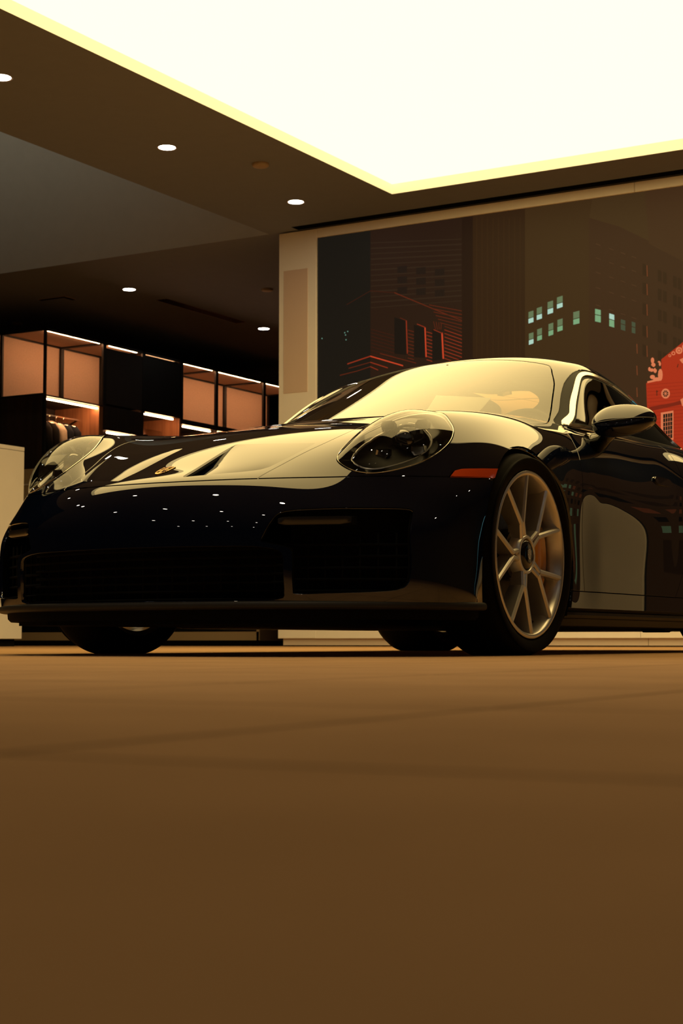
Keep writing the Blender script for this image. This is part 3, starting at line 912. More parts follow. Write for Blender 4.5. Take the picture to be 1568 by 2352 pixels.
def build_under(car):
    # flat underbody
    bm = bmesh.new()
    pl = [(0, -.93), (.40, -.89), (.62, -.78), (.62, -.45), (.55, -.40), (.55, .42), (.80, .46), (.82, 1.95), (.55, 2.05), (.55, 2.9), (.5, 3.40), (0, 3.42)]
    full = pl + [(-x, y) for x, y in pl[::-1] if x > 0]
    lo = [bm.verts.new((x, y, .098)) for x, y in full]; hi = [bm.verts.new((x, y, .150)) for x, y in full]
    bm.faces.new(lo[::-1]); bm.faces.new(hi)
    for i in range(len(full)): bm.faces.new((lo[i], lo[(i + 1) % len(full)], hi[(i + 1) % len(full)], hi[i]))
    bm_obj('underbody', bm, M_MATTE, car)
    # side skirts
    for sgn in (1, -1):
        def prof(y):
            e = -.02 * max(0, (.52 - y) / .12) - .02 * max(0, (y - 1.88) / .12)
            x0 = .868 + e
            pr = [(.80, .203), (x0 - .002, .203), (x0 + .006, .196), (x0 + .008, .166), (x0 + .002, .160), (x0 + .003, .156), (x0 + .012, .150), (x0 + .015, .140), (x0 + .010, .130), (x0, .126), (x0 - .004, .118), (x0 - .012, .102), (x0 - .03, .098), (.80, .098)]
            return [(sgn * a, y, z) for a, z in pr]
        o = loop_extrude('side_skirt', prof, [.40, .43, .48, .6, 1.0, 1.5, 1.85, 1.93, 1.98], M_LIP, car); o['label'] = 'matt black side skirt'
        # small deflector in front of the near rear wheel
        zb = .083 if sgn > 0 else .100
        bm = bmesh.new()
        a = [bm.verts.new((sgn * x, y, z)) for x, y, z in ((.74, 1.46, .104), (.84, 1.46, .104), (.84, 1.50, zb), (.74, 1.50, zb))]
        b = [bm.verts.new((sgn * x, y, z)) for x, y, z in ((.74, 1.64, .104), (.84, 1.64, .104), (.84, 1.54, zb), (.74, 1.54, zb))]
        bm.faces.new((a[0], a[1], a[2], a[3])); bm.faces.new((b[0], b[1], b[2], b[3])); bm.faces.new((a[0], b[0], b[1], a[1])); bm.faces.new((a[3], a[2], b[2], b[3])); bm.faces.new((a[1], b[1], b[2], a[2])); bm.faces.new((a[0], a[3], b[3], b[0]))
        bm_obj('wheel_deflector', bm, M_MATTE, car)
        # wheel housings
        for (c, xi) in ((ARCHF, .50), (ARCHR, .48)):
            bm = bmesh.new()
            n = 40; ra = c[2] + .004
            angs = [radians(-25) + (pi + radians(50)) * k / n for k in range(n + 1)]
            outer = []
            for q, xx in ((0, .885), (1, xi)):
                ring = [bm.verts.new((sgn * xx, c[0] + cos(t) * ra, max(.13, c[1] + sin(t) * ra))) for t in angs]
                outer.append(ring)
            for k in range(n): bm.faces.new((outer[0][k], outer[0][k + 1], outer[1][k + 1], outer[1][k]))
            bm.faces.new(outer[1])
            bm_obj('wheel_housing', bm, M_MATTE, car, smooth=False)

def build_front_details(car):
    # intake linings and mesh
    bm = bmesh.new()
    for (pts, y0, sg) in ((MIDIN, 0, 0), (SIDEIN, 0, 1), (SIDEIN, 0, -1)):
        pass
    def yb(x): return -.985 + .62 * abs(x) ** 2.2 * .75
    o = None
    for sgn in (0, 1, -1):
        bm = bmesh.new()
        if sgn == 0: xs, zs = np.linspace(-.53, .53, 40), (.160, .340)
        else: xs, zs = np.linspace(.44 * sgn, .83 * sgn, 18), (.18, .462)
        ring = [[bm.verts.new((x, yb(x) + .095 + (0.05 if sgn == 0 else .07), z)) for z in zs] for x in xs]
        for i in range(len(xs) - 1): bm.faces.new((ring[i][0], ring[i + 1][0], ring[i + 1][1], ring[i][1]))
        bm_obj('intake_back', bm, M_MATTE, car)
        bm = bmesh.new()
        # horizontal fins
        nz = 7 if sgn == 0 else 8
        for k in range(nz):
            z = zs[0] + (zs[1] - zs[0]) * (k + .5) / nz
            if sgn != 0 and z > .37: continue
            pts = [(x, yb(x) + .055 + (0 if sgn == 0 else .02), z) for x in xs[1:-1]]
            add_tube(bm, pts, .0045, 6)
        for x in xs[2:-2:2]:
            zt = zs[1] - .01 if sgn == 0 else .375
            add_tube(bm, [(x, yb(x) + .058 + (0 if sgn == 0 else .02), zs[0]), (x, yb(x) + .058 + (0 if sgn == 0 else .02), zt)], .0035, 6)
        bm_obj('intake_grille', bm, M_MATTE, car, smooth=True)
    # daytime light bars in the outer intakes
    for sgn in (1, -1):
        bm = bmesh.new(); secs = []
        for x in np.linspace(.488, .675, 12):
            y = float(-.9006 + 0.0 + (x - .49) * .62) + .012
            e = .0 if .49 < x < .67 else .004
            prof = [(0, .394 + e + (x - .49) * .02), (-.004, .400 + (x - .49) * .02), (-.002, .418 - e + (x - .49) * .02), (.03, .420 + (x - .49) * .02), (.03, .392 + (x - .49) * .02)]
            secs.append([bm.verts.new((sgn * x, y + a, z)) for a, z in prof])
        for i in range(len(secs) - 1):
            for k in range(5): bm.faces.new((secs[i][k], secs[i][(k + 1) % 5], secs[i + 1][(k + 1) % 5], secs[i + 1][k]))
        bm.faces.new(secs[0]); bm.faces.new(secs[-1][::-1])
        o = bm_obj('daytime_light', bm, pmat('grey_lamp_cover', (.008, .0075, .007), rough=.3, coat=.25) if sgn > 0 else bpy.data.materials['grey_lamp_cover'], car, angle=radians(40))
        o['label'] = 'slim light bar in outer air intake'

def surf_point(S, N, x, y):
    F = S.reshape(-1, 3); i = np.argmin((F[:, 0] - x) ** 2 + (F[:, 1] - y) ** 2 + np.where(F[:, 2] < .4, 9, 0))
    return F[i], N.reshape(-1, 3)[i]

def build_crest(car, S, N):
    p, n = surf_point(S, N, 0.0, -.812)
    nv = Vector((0, n[1], n[2])).normalized()
    up = Vector((0, nv.z, -nv.y)); up = up if up.z > 0 else -up
    rt = up.cross(nv)
    bm = bmesh.new(); shield(bm, .0235, .042, .0022)
    M = Matrix((rt, up, nv)).transposed()
    for v in bm.verts: v.co = M @ v.co
    o = bm_obj('hood_crest', bm, [M_GOLD, M_RED, M_GLOSSB], car, loc=Vector(p) + nv * .0006)
    o['label'] = 'gold shield crest on the hood'

def build_mirror(car, sgn):
    """door mirror: rounded shell on a slim sail arm, glass facing rearwards"""
    root = empty('door_mirror', (0, 0, 0), parent=car)
    # shell: superellipsoid stretched outwards; axis frame
    c = Vector((.952, .765, .869)); nu, nv_ = 40, 24
    bm = bmesh.new(); rings = []
    A, B, Cz = .112, .090, .058
    for j in range(nv_ + 1):
        ph = -pi / 2 + pi * j / nv_
        ring = []
        for i in range(nu):
            th = 2 * pi * i / nu
            cx = abs(cos(ph)) ** .95 * (abs(cos(th)) ** .75) * (1 if cos(th) >= 0 else -1)
            cy = abs(cos(ph)) ** 1.25 * (abs(sin(th)) ** .9) * (1 if sin(th) >= 0 else -1)
            cz = (abs(sin(ph)) ** .9) * (1 if sin(ph) >= 0 else -1)
            x = cx * A; y = cy * B; z = cz * Cz
            y = min(y, .040)                       # flat rear where the glass sits
            z += .34 * min(y, 0)                   # nose of the shell sits low
            z *= (1 + .10 * cx * -1)               # lower towards the outer end
            if z < 0: z *= 1.05
            z += .004 * cx
            y += .22 * x * .9                       # swept back outwards
            ring.append((c.x + x, c.y + y, c.z + z))
        rings.append(ring)
    V = [[bm.verts.new((sgn * x, y, z)) for x, y, z in r] for r in rings]
    for j in range(nv_):
        for i in range(nu):
            try: bm.faces.new((V[j][i], V[j][(i + 1) % nu], V[j + 1][(i + 1) % nu], V[j + 1][i]))
            except ValueError: pass
    bmesh.ops.remove_doubles(bm, verts=bm.verts[:], dist=1e-5)
    bm_obj('mirror_shell', bm, M_PAINT, root, smooth=True)
    # dividing groove
    def at(th, zz):
        cx = abs(cos(th)) ** .82 * (1 if cos(th) >= 0 else -1); cy = abs(sin(th)) ** .9 * (1 if sin(th) >= 0 else -1)
        x = cx * A * 1.002; y = min(cy * B * 1.002, .040)
        y += .22 * x * .9
        return (sgn * (c.x + x), c.y + y, c.z + zz + .010 * cx)
    bm = bmesh.new(); add_tube(bm, [at(radians(175) + radians(200) * k / 40, -.010) for k in range(41)], .0022, 6)
    bm_obj('mirror_seam', bm, M_GLOSSB, root, smooth=True)
    # glass
    bm = bmesh.new()
    ring = []
    for i in range(32):
        th = 2 * pi * i / 32
        x = .086 * abs(cos(th)) ** .7 * (1 if cos(th) >= 0 else -1); z = .048 * abs(sin(th)) ** .7 * (1 if sin(th) >= 0 else -1)
        ring.append(bm.verts.new((sgn * (c.x + x), c.y + .0415 + .2 * x, c.z + z)))
    bm.faces.new(ring)
    bm_obj('mirror_glass', bm, pmat('mirror_silver', (.8, .8, .8), rough=.02, metal=1) if sgn > 0 else bpy.data.materials['mirror_silver'], root)
    # arm
    path = [(.765, .885, .800, .070, .046), (.800, .870, .796, .066, .044), (.835, .845, .806, .055, .040), (.870, .815, .825, .045, .034), (.92, .79, .85, .03, .024)]
    bm = bmesh.new(); secs = []
    for x, y, z, hy, hz in path:
        sec = []
        for k in range(16):
            a = 2 * pi * k / 16
            sec.append(bm.verts.new((sgn * x, y + cos(a) * hy, z + sin(a) * hz)))
        secs.append(sec)
    for i in range(len(secs) - 1):
        for k in range(16): bm.faces.new((secs[i][k], secs[i][(k + 1) % 16], secs[i + 1][(k + 1) % 16], secs[i + 1][k]))
    bm.faces.new(secs[0]); bm.faces.new(secs[-1][::-1])
    bm_obj('mirror_arm', bm, M_GLOSSB, root, smooth=True)

def build_cabin(car):
    # dashboard
    bm = bmesh.new(); secs = []
    for x in np.linspace(-.68, .68, 21):
        k = 1 - (abs(x) / .68) ** 2
        y0 = .42 + .30 * (abs(x) / .68) ** 2
        prof = [(y0, .80), (y0, .862), (y0 + .18, .880 + .012 * k), (.98, .890 + .01 * k), (1.02, .87), (1.02, .74), (.9, .55), (y0, .55)]
        secs.append([bm.verts.new((x, y, z)) for y, z in prof])
    for i in range(len(secs) - 1):
        for k in range(8): bm.faces.new((secs[i][k], secs[i][(k + 1) % 8], secs[i + 1][(k + 1) % 8], secs[i + 1][k]))
    bm.faces.new(secs[0]); bm.faces.new(secs[-1][::-1])
    bm_obj('dashboard', bm, M_LEATHER, car, angle=radians(40))
    # steering wheel (left-hand drive)
    sw = empty('steering_wheel', (.36, 1.12, .83), parent=car); sw.rotation_euler = (radians(66), 0, 0)
    pts = [(.175 * cos(2 * pi * k / 40), .175 * sin(2 * pi * k / 40), 0) for k in range(40)]
    bm = bmesh.new(); add_tube(bm, pts, .016, 10, closed=True); bm_obj('steering_rim', bm, M_LEATHER, sw, smooth=True)
    bm = bmesh.new()
    for a in (0, pi, -pi / 2): add_tube(bm, [(0, 0, -.02), (.17 * cos(a), .17 * sin(a), 0)], .014, 8)
    add_lathe(bm, [(.065, -.04), (.065, 0), (.05, .015), (0, .02)], 24, 'z')
    bm_obj('steering_hub', bm, M_BLACK, sw, angle=radians(40))
    for sgn in (1, -1):
        st = empty('bucket_seat', (sgn * .37, 1.45, .20), parent=car)
        bm = bmesh.new(); add_box(bm, (-.24, -.26, .0), (.24, .25, .16), .05, 0, 3); bm_obj('seat_cushion', bm, M_LEATHER, st, angle=radians(60))
        bm = bmesh.new(); secs = []
        for z, w, y in ((.12, .24, .20), (.35, .25, .26), (.6, .24, .33), (.72, .17, .37), (.80, .13, .39), (.90, .11, .41), (.93, .08, .415)):
            prof = [(-w, y - .06), (-w * .6, y - .015), (w * .6, y - .015), (w, y - .06), (w, y + .05), (w * .5, y + .08), (-w * .5, y + .08), (-w, y + .05)]
            secs.append([bm.verts.new((a, b, z)) for a, b in prof])
        for i in range(len(secs) - 1):
            for k in range(8): bm.faces.new((secs[i][k], secs[i][(k + 1) % 8], secs[i + 1][(k + 1) % 8], secs[i + 1][k]))
        bm.faces.new(secs[0]); bm.faces.new(secs[-1][::-1])
        bm_obj('seat_back', bm, M_LEATHER, st, angle=radians(60))
    # interior mirror
    bm = bmesh.new(); add_box(bm, (-.11, 1.17, 1.085), (.11, 1.195, 1.145), .012, 0, 2); add_tube(bm, [(0, 1.18, 1.14), (0, 1.20, 1.215)], .010, 8)
    bm_obj('interior_mirror', bm, M_BLACK, car, angle=radians(40))
    # cabin floor, bulkhead and door linings
    bm = bmesh.new()
    add_box(bm, (-.70, .45, .155), (.70, 2.3, .20)); add_box(bm, (-.70, 2.25, .20), (.70, 2.32, .86))
    bm_obj('cabin_floor', bm, M_MATTE, car)
    for s in (1, -1):
        bm = bmesh.new(); add_box(bm, (.70 if s > 0 else -.735, .80, .2), (.735 if s > 0 else -.70, 2.05, .845))
        bm_obj('door_lining', bm, M_MATTE, car)
    # wiper and cowl
    bm = bmesh.new(); secs = []
    for x in np.linspace(-.66, .66, 31):
        yc = .318 + .44 * (abs(x) / .655) ** 2.3
        secs.append([bm.verts.new(p) for p in ((x, yc - .035, .868 - .016 * (abs(x) / .66) ** 2), (x, yc + .09, .874 - .016 * (abs(x) / .66) ** 2), (x, yc + .09, .80), (x, yc - .035, .80))])
    for i in range(len(secs) - 1):
        for k in range(4): bm.faces.new((secs[i][k], secs[i][(k + 1) % 4], secs[i + 1][(k + 1) % 4], secs[i + 1][k]))
    bm_obj('cowl', bm, M_MATTE, car, angle=radians(40))

def build_rear(car):
    # full-width rear light bar and bumper cut
    bm = bmesh.new()
    secs = []
    for x in np.linspace(-.72, .72, 31):
        y = 3.575 - .22 * (abs(x) / .72) ** 3 - .005
        secs.append([bm.verts.new((x, y + a, z)) for a, z in ((-.03, .735), (.0, .735), (.006, .72), (.0, .705), (-.03, .705))])
    for i in range(len(secs) - 1):
        for k in range(5): bm.faces.new((secs[i][k], secs[i][(k + 1) % 5], secs[i + 1][(k + 1) % 5], secs[i + 1][k]))
    bm.faces.new(secs[0]); bm.faces.new(secs[-1][::-1])
    o = bm_obj('tail_light', bm, M_TAIL, car, angle=radians(40)); o['label'] = 'full-width red tail light bar'
    for s in (1, -1):
        bm = bmesh.new(); add_lathe(bm, [(.030, .0), (.045, .0), (.048, .01), (.048, .12), (.030, .12)], 32, 'y', closed=True, org=(s * .07, 3.44, .22))
        bm_obj('exhaust_tip', bm, M_CHROME, car, angle=radians(40))

def build_car():
    car = empty('sports_car', CAR)
    tag(car, 'dark navy blue two-door sports car parked on the brown floor', 'car')
    half, P = build_body(car)
    build_green(car)
    S, N = surface(lower_net(), 12, 12)
    for s in (1, -1):
        build_headlight(car, P['lens'], s)
        build_mirror(car, s)
        build_wheel(car, s * .80, 0.0, .340, .128, .2745, .114, s)
        build_wheel(car, s * .785, 2.457, .361, .157, .288, .135, s)
    build_lip(car); build_under(car); build_front_details(car); build_crest(car, S, N); build_cabin(car); build_rear(car)
    return car
# ------------------------------------------------------------------ night street picture shown on the screen (metres on the wall: x, z)
PICTURE = [
 ('brick', [(-8.146,4.138),(-7.128,4.138),(-7.141,2.018),(-8.149,2.081)]),
 ('gap', [(-7.128,4.16),(-7.011,4.166),(-7.025,2.011),(-7.141,2.018)]),
 ('tower', [(-7.011,4.166),(-6.461,4.178),(-6.481,1.977),(-7.025,2.011)]),
 ('sky', [(-6.461,4.169),(-5.778,4.148),(-5.805,1.934),(-6.481,1.977)]),
 ('block', [(-5.815,3.968),(-5.526,3.849),(-4.918,3.493),(-4.631,3.341),(-4.657,1.862),(-5.839,1.936)]),
 ('sky_haze2', [(-5.778,4.148),(-4.617,4.147),(-4.631,3.341),(-4.918,3.493),(-5.526,3.849),(-5.815,3.968)]),
 ('block2', [(-5.269,4.139),(-4.617,4.147),(-4.632,3.263),(-4.918,3.453),(-5.235,3.651)]),
 ('band', [(-8.141,4.019),(-7.134,3.934),(-7.134,3.925),(-8.141,4.009)]),
 ('band', [(-8.141,3.966),(-7.134,3.886),(-7.134,3.872),(-8.141,3.952)]),
 ('band', [(-8.141,3.909),(-7.135,3.833),(-7.135,3.824),(-8.141,3.9)]),
 ('band', [(-8.141,3.857),(-7.135,3.785),(-7.135,3.771),(-8.141,3.843)]),
 ('band', [(-8.141,3.8),(-7.135,3.733),(-7.135,3.723),(-8.141,3.79)]),
 ('band', [(-8.141,3.748),(-7.135,3.684),(-7.136,3.671),(-8.141,3.734)]),
 ('band', [(-8.141,3.691),(-7.136,3.632),(-7.136,3.622),(-8.141,3.681)]),
 ('band', [(-8.141,3.639),(-7.136,3.584),(-7.136,3.57),(-8.141,3.625)]),
 ('band', [(-8.141,3.582),(-7.136,3.531),(-7.136,3.522),(-8.141,3.572)]),
 ('band', [(-8.142,3.53),(-7.137,3.483),(-7.137,3.47),(-8.142,3.516)]),
 ('band', [(-8.142,3.473),(-7.137,3.431),(-7.137,3.421),(-8.142,3.463)]),
 ('band', [(-8.142,3.421),(-7.137,3.383),(-7.137,3.369),(-8.142,3.407)]),
 ('band', [(-8.142,3.364),(-7.138,3.33),(-7.138,3.321),(-8.142,3.355)]),
 ('bwin', [(-7.84,3.741),(-7.732,3.738),(-7.733,3.668),(-7.84,3.676)]),
 ('bwin', [(-7.84,3.637),(-7.733,3.633),(-7.733,3.564),(-7.84,3.571)]),
 ('bwin', [(-7.84,3.532),(-7.733,3.529),(-7.733,3.46),(-7.84,3.467)]),
 ('bwin', [(-7.631,3.704),(-7.525,3.701),(-7.525,3.632),(-7.631,3.639)]),
 ('bwin', [(-7.631,3.6),(-7.525,3.597),(-7.525,3.528),(-7.631,3.535)]),
 ('bwin', [(-7.631,3.497),(-7.525,3.494),(-7.526,3.425),(-7.632,3.432)]),
 ('bwin', [(-7.424,3.668),(-7.319,3.664),(-7.32,3.596),(-7.424,3.603)]),
 ('bwin', [(-7.425,3.565),(-7.32,3.561),(-7.32,3.493),(-7.425,3.5)]),
 ('bwin', [(-7.425,3.461),(-7.321,3.459),(-7.321,3.39),(-7.425,3.397)]),
 ('towerl', [(-6.976,4.119),(-6.962,4.117),(-6.972,2.72),(-6.986,2.721)]),
 ('towerl', [(-6.918,4.111),(-6.904,4.109),(-6.914,2.715),(-6.928,2.716)]),
 ('towerl', [(-6.86,4.104),(-6.847,4.102),(-6.857,2.71),(-6.871,2.712)]),
 ('towerl', [(-6.803,4.096),(-6.789,4.094),(-6.8,2.706),(-6.813,2.707)]),
 ('towerl', [(-6.745,4.089),(-6.732,4.087),(-6.743,2.701),(-6.756,2.702)]),
 ('towerl', [(-6.688,4.081),(-6.675,4.079),(-6.686,2.696),(-6.7,2.697)]),
 ('towerl', [(-6.631,4.074),(-6.618,4.072),(-6.629,2.691),(-6.643,2.692)]),
 ('towerl', [(-6.575,4.066),(-6.561,4.065),(-6.573,2.686),(-6.587,2.687)]),
 ('towerl', [(-6.518,4.059),(-6.505,4.057),(-6.517,2.681),(-6.53,2.683)]),
 ('red1', [(-7.875,3.489),(-7.298,3.213),(-7.298,3.203),(-7.875,3.478)]),
 ('red1', [(-7.298,3.213),(-7.134,3.137),(-7.134,3.128),(-7.298,3.204)]),
 ('red0', [(-8.147,3.535),(-7.875,3.488),(-7.875,3.479),(-8.147,3.526)]),
 ('red0', [(-8.423,3.422),(-8.147,3.534),(-8.147,3.527),(-8.423,3.415)]),
 ('red1', [(-7.488,3.325),(-7.134,3.229),(-7.134,3.222),(-7.488,3.318)]),
 ('red1', [(-7.464,3.288),(-7.134,3.195),(-7.134,3.187),(-7.464,3.281)]),
 ('red1', [(-7.44,3.25),(-7.134,3.16),(-7.134,3.153),(-7.44,3.243)]),
 ('red1', [(-7.417,3.213),(-7.134,3.125),(-7.134,3.118),(-7.417,3.205)]),
 ('red1', [(-7.393,3.175),(-7.134,3.09),(-7.134,3.083),(-7.393,3.168)]),
 ('red1', [(-7.37,3.138),(-7.135,3.055),(-7.135,3.048),(-7.37,3.131)]),
 ('red1', [(-7.322,3.098),(-7.135,3.021),(-7.135,3.013),(-7.322,3.091)]),
 ('red2', [(-7.323,3.063),(-7.135,2.986),(-7.135,2.979),(-7.323,3.056)]),
 ('red2', [(-7.323,3.028),(-7.135,2.951),(-7.135,2.944),(-7.323,3.021)]),
 ('red2', [(-7.323,2.993),(-7.135,2.916),(-7.136,2.909),(-7.323,2.986)]),
 ('red2', [(-7.323,2.958),(-7.136,2.882),(-7.136,2.875),(-7.323,2.951)]),
 ('red2', [(-7.323,2.923),(-7.136,2.847),(-7.136,2.84),(-7.323,2.916)]),
 ('red2', [(-7.324,2.888),(-7.136,2.812),(-7.136,2.805),(-7.324,2.881)]),
 ('red2', [(-7.324,2.854),(-7.136,2.778),(-7.136,2.77),(-7.324,2.846)]),
 ('red2', [(-7.324,2.819),(-7.137,2.743),(-7.137,2.736),(-7.324,2.811)]),
 ('red2', [(-7.324,2.784),(-7.137,2.708),(-7.137,2.701),(-7.324,2.777)]),
 ('red1', [(-7.725,3.099),(-7.657,3.075),(-7.657,3.068),(-7.725,3.092)]),
 ('red2', [(-7.518,3.062),(-7.456,3.039),(-7.456,3.032),(-7.518,3.055)]),
 ('red0', [(-8.142,3.147),(-7.876,3.057),(-7.876,3.05),(-8.142,3.14)]),
 ('red1', [(-7.725,3.064),(-7.657,3.041),(-7.657,3.034),(-7.725,3.057)]),
 ('red2', [(-7.518,3.028),(-7.456,3.005),(-7.456,2.998),(-7.518,3.021)]),
 ('red0', [(-8.142,3.112),(-7.876,3.022),(-7.876,3.015),(-8.142,3.105)]),
 ('red1', [(-7.725,3.03),(-7.657,3.006),(-7.657,2.999),(-7.725,3.023)]),
 ('red2', [(-7.518,2.993),(-7.456,2.97),(-7.456,2.963),(-7.518,2.986)]),
 ('red0', [(-8.142,3.077),(-7.876,2.987),(-7.876,2.98),(-8.142,3.07)]),
 ('red1', [(-7.725,2.995),(-7.657,2.972),(-7.657,2.965),(-7.725,2.988)]),
 ('red2', [(-7.518,2.959),(-7.456,2.936),(-7.456,2.929),(-7.518,2.952)]),
 ('red0', [(-8.142,3.042),(-7.876,2.953),(-7.876,2.946),(-8.142,3.035)]),
 ('red1', [(-7.725,2.961),(-7.658,2.937),(-7.658,2.93),(-7.725,2.954)]),
 ('red2', [(-7.518,2.925),(-7.456,2.902),(-7.456,2.895),(-7.518,2.918)]),
 ('red0', [(-8.142,3.007),(-7.876,2.918),(-7.876,2.911),(-8.142,3.0)]),
 ('red1', [(-7.725,2.926),(-7.658,2.903),(-7.658,2.896),(-7.725,2.919)]),
 ('red2', [(-7.518,2.89),(-7.457,2.868),(-7.457,2.861),(-7.518,2.883)]),
 ('red0', [(-8.142,2.972),(-7.876,2.883),(-7.876,2.876),(-8.142,2.965)]),
 ('red1', [(-7.725,2.892),(-7.658,2.868),(-7.658,2.861),(-7.725,2.885)]),
 ('red2', [(-7.519,2.856),(-7.457,2.833),(-7.457,2.827),(-7.519,2.849)]),
 ('red0', [(-8.142,2.937),(-7.876,2.849),(-7.876,2.842),(-8.142,2.93)]),
 ('red1', [(-7.726,2.857),(-7.658,2.834),(-7.658,2.827),(-7.726,2.85)]),
 ('red2', [(-7.519,2.822),(-7.457,2.799),(-7.457,2.792),(-7.519,2.815)]),
 ('red0', [(-8.143,2.902),(-7.877,2.814),(-7.877,2.807),(-8.143,2.895)]),
 ('red1', [(-7.726,2.823),(-7.658,2.8),(-7.658,2.793),(-7.726,2.816)]),
 ('red2', [(-7.519,2.788),(-7.457,2.765),(-7.457,2.758),(-7.519,2.781)]),
 ('red0', [(-8.143,2.867),(-7.877,2.779),(-7.877,2.772),(-8.143,2.86)]),
 ('dark', [(-7.875,3.236),(-7.754,3.193),(-7.745,2.851),(-7.876,2.876)]),
 ('dark', [(-7.657,3.141),(-7.546,3.1),(-7.538,2.803),(-7.658,2.822)]),
 ('dark', [(-7.456,3.074),(-7.361,3.031),(-7.353,2.77),(-7.457,2.77)]),
 ('red2', [(-7.747,3.193),(-7.736,3.191),(-7.725,2.862),(-7.736,2.863)]),
 ('red3', [(-7.541,3.104),(-7.528,3.102),(-7.517,2.81),(-7.53,2.811)]),
 ('red3', [(-7.357,3.035),(-7.341,3.033),(-7.328,2.776),(-7.344,2.778)]),
 ('red1', [(-7.812,3.228),(-7.744,3.196),(-7.744,3.189),(-7.812,3.222)]),
 ('red2', [(-7.623,3.15),(-7.532,3.107),(-7.532,3.099),(-7.623,3.142)]),
 ('red2', [(-7.441,3.076),(-7.342,3.029),(-7.342,3.021),(-7.441,3.069)]),
 ('red1', [(-7.444,3.154),(-7.438,3.154),(-7.414,3.07),(-7.421,3.071)]),
 ('red1', [(-7.416,3.147),(-7.409,3.147),(-7.395,3.068),(-7.402,3.069)]),
 ('red1', [(-7.387,3.14),(-7.381,3.14),(-7.376,3.066),(-7.383,3.067)]),
 ('red1', [(-7.359,3.133),(-7.352,3.132),(-7.357,3.065),(-7.364,3.065)]),
 ('red2', [(-8.413,2.823),(-8.148,2.879),(-8.148,2.867),(-8.413,2.811)]),
 ('red3', [(-8.148,2.879),(-7.779,2.752),(-7.779,2.74),(-8.148,2.867)]),
 ('red1', [(-8.398,2.776),(-8.148,2.816),(-8.148,2.808),(-8.398,2.767)]),
 ('red2', [(-8.148,2.817),(-7.95,2.744),(-7.95,2.734),(-8.148,2.807)]),
 ('red1', [(-8.297,2.741),(-8.148,2.773),(-8.148,2.764),(-8.297,2.733)]),
 ('red2', [(-8.148,2.773),(-8.059,2.73),(-8.059,2.722),(-8.148,2.764)]),
 ('red1', [(-8.039,2.894),(-7.634,2.764),(-7.634,2.756),(-8.039,2.886)]),
 ('red1', [(-8.499,2.714),(-8.297,2.741),(-8.297,2.733),(-8.499,2.705)]),
 ('teal', [(-8.448,3.142),(-8.438,3.141),(-8.438,3.13),(-8.448,3.131)]),
 ('teal', [(-8.413,3.152),(-8.403,3.151),(-8.403,3.14),(-8.413,3.141)]),
 ('teal', [(-8.438,3.119),(-8.428,3.118),(-8.428,3.107),(-8.438,3.108)]),
 ('teal', [(-8.433,3.07),(-8.423,3.069),(-8.423,3.058),(-8.433,3.059)]),
 ('teal', [(-8.714,3.109),(-8.704,3.108),(-8.704,3.097),(-8.714,3.098)]),
 ('lit1', [(-6.434,3.144),(-6.383,3.154),(-6.383,3.095),(-6.435,3.085)]),
 ('lit3', [(-6.435,3.078),(-6.384,3.089),(-6.384,3.045),(-6.435,3.035)]),
 ('lit1', [(-6.349,3.172),(-6.296,3.183),(-6.297,3.122),(-6.35,3.111)]),
 ('lit3', [(-6.35,3.105),(-6.297,3.115),(-6.297,3.07),(-6.35,3.06)]),
 ('lit1', [(-6.238,3.218),(-6.183,3.229),(-6.183,3.166),(-6.239,3.155)]),
 ('lit3', [(-6.239,3.149),(-6.183,3.159),(-6.184,3.113),(-6.239,3.102)]),
 ('lit1', [(-6.143,3.253),(-6.086,3.264),(-6.086,3.205),(-6.144,3.194)]),
 ('lit3', [(-6.144,3.188),(-6.087,3.199),(-6.087,3.158),(-6.144,3.146)]),
 ('lit1', [(-6.432,2.938),(-6.385,2.947),(-6.385,2.89),(-6.432,2.881)]),
 ('lit3', [(-6.432,2.874),(-6.385,2.884),(-6.386,2.841),(-6.433,2.831)]),
 ('lit1', [(-6.347,2.97),(-6.298,2.98),(-6.299,2.922),(-6.347,2.912)]),
 ('lit2', [(-6.347,2.905),(-6.299,2.915),(-6.299,2.871),(-6.348,2.861)]),
 ('lit1', [(-6.231,3.009),(-6.183,3.019),(-6.183,2.958),(-6.232,2.948)]),
 ('lit2', [(-6.232,2.942),(-6.183,2.952),(-6.184,2.906),(-6.232,2.896)]),
 ('lit1', [(-6.141,3.04),(-6.088,3.05),(-6.089,2.99),(-6.141,2.979)]),
 ('lit2', [(-6.142,2.973),(-6.089,2.984),(-6.089,2.939),(-6.142,2.928)]),
 ('lit1', [(-5.981,3.097),(-5.92,3.105),(-5.921,3.042),(-5.982,3.034)]),
 ('lit2', [(-5.982,3.027),(-5.921,3.036),(-5.921,2.987),(-5.982,2.979)]),
 ('lit2', [(-5.765,3.107),(-5.71,3.09),(-5.71,3.041),(-5.766,3.058)]),
 ('lit2', [(-5.766,3.051),(-5.71,3.034),(-5.711,2.973),(-5.767,2.99)]),
 ('lit3', [(-5.627,3.051),(-5.579,3.032),(-5.579,2.983),(-5.628,3.002)]),
 ('lit2', [(-5.628,2.995),(-5.58,2.977),(-5.58,2.914),(-5.629,2.932)]),
 ('lit0', [(-5.516,2.986),(-5.472,2.969),(-5.473,2.93),(-5.517,2.947)]),
 ('lit0', [(-5.517,2.941),(-5.473,2.924),(-5.474,2.872),(-5.517,2.889)]),
 ('lit0', [(-5.412,2.954),(-5.376,2.94),(-5.377,2.897),(-5.412,2.911)]),
 ('lit0', [(-5.412,2.904),(-5.377,2.891),(-5.378,2.838),(-5.413,2.851)]),
 ('dark2', [(-5.3,3.478),(-5.267,3.462),(-5.268,3.358),(-5.301,3.373)]),
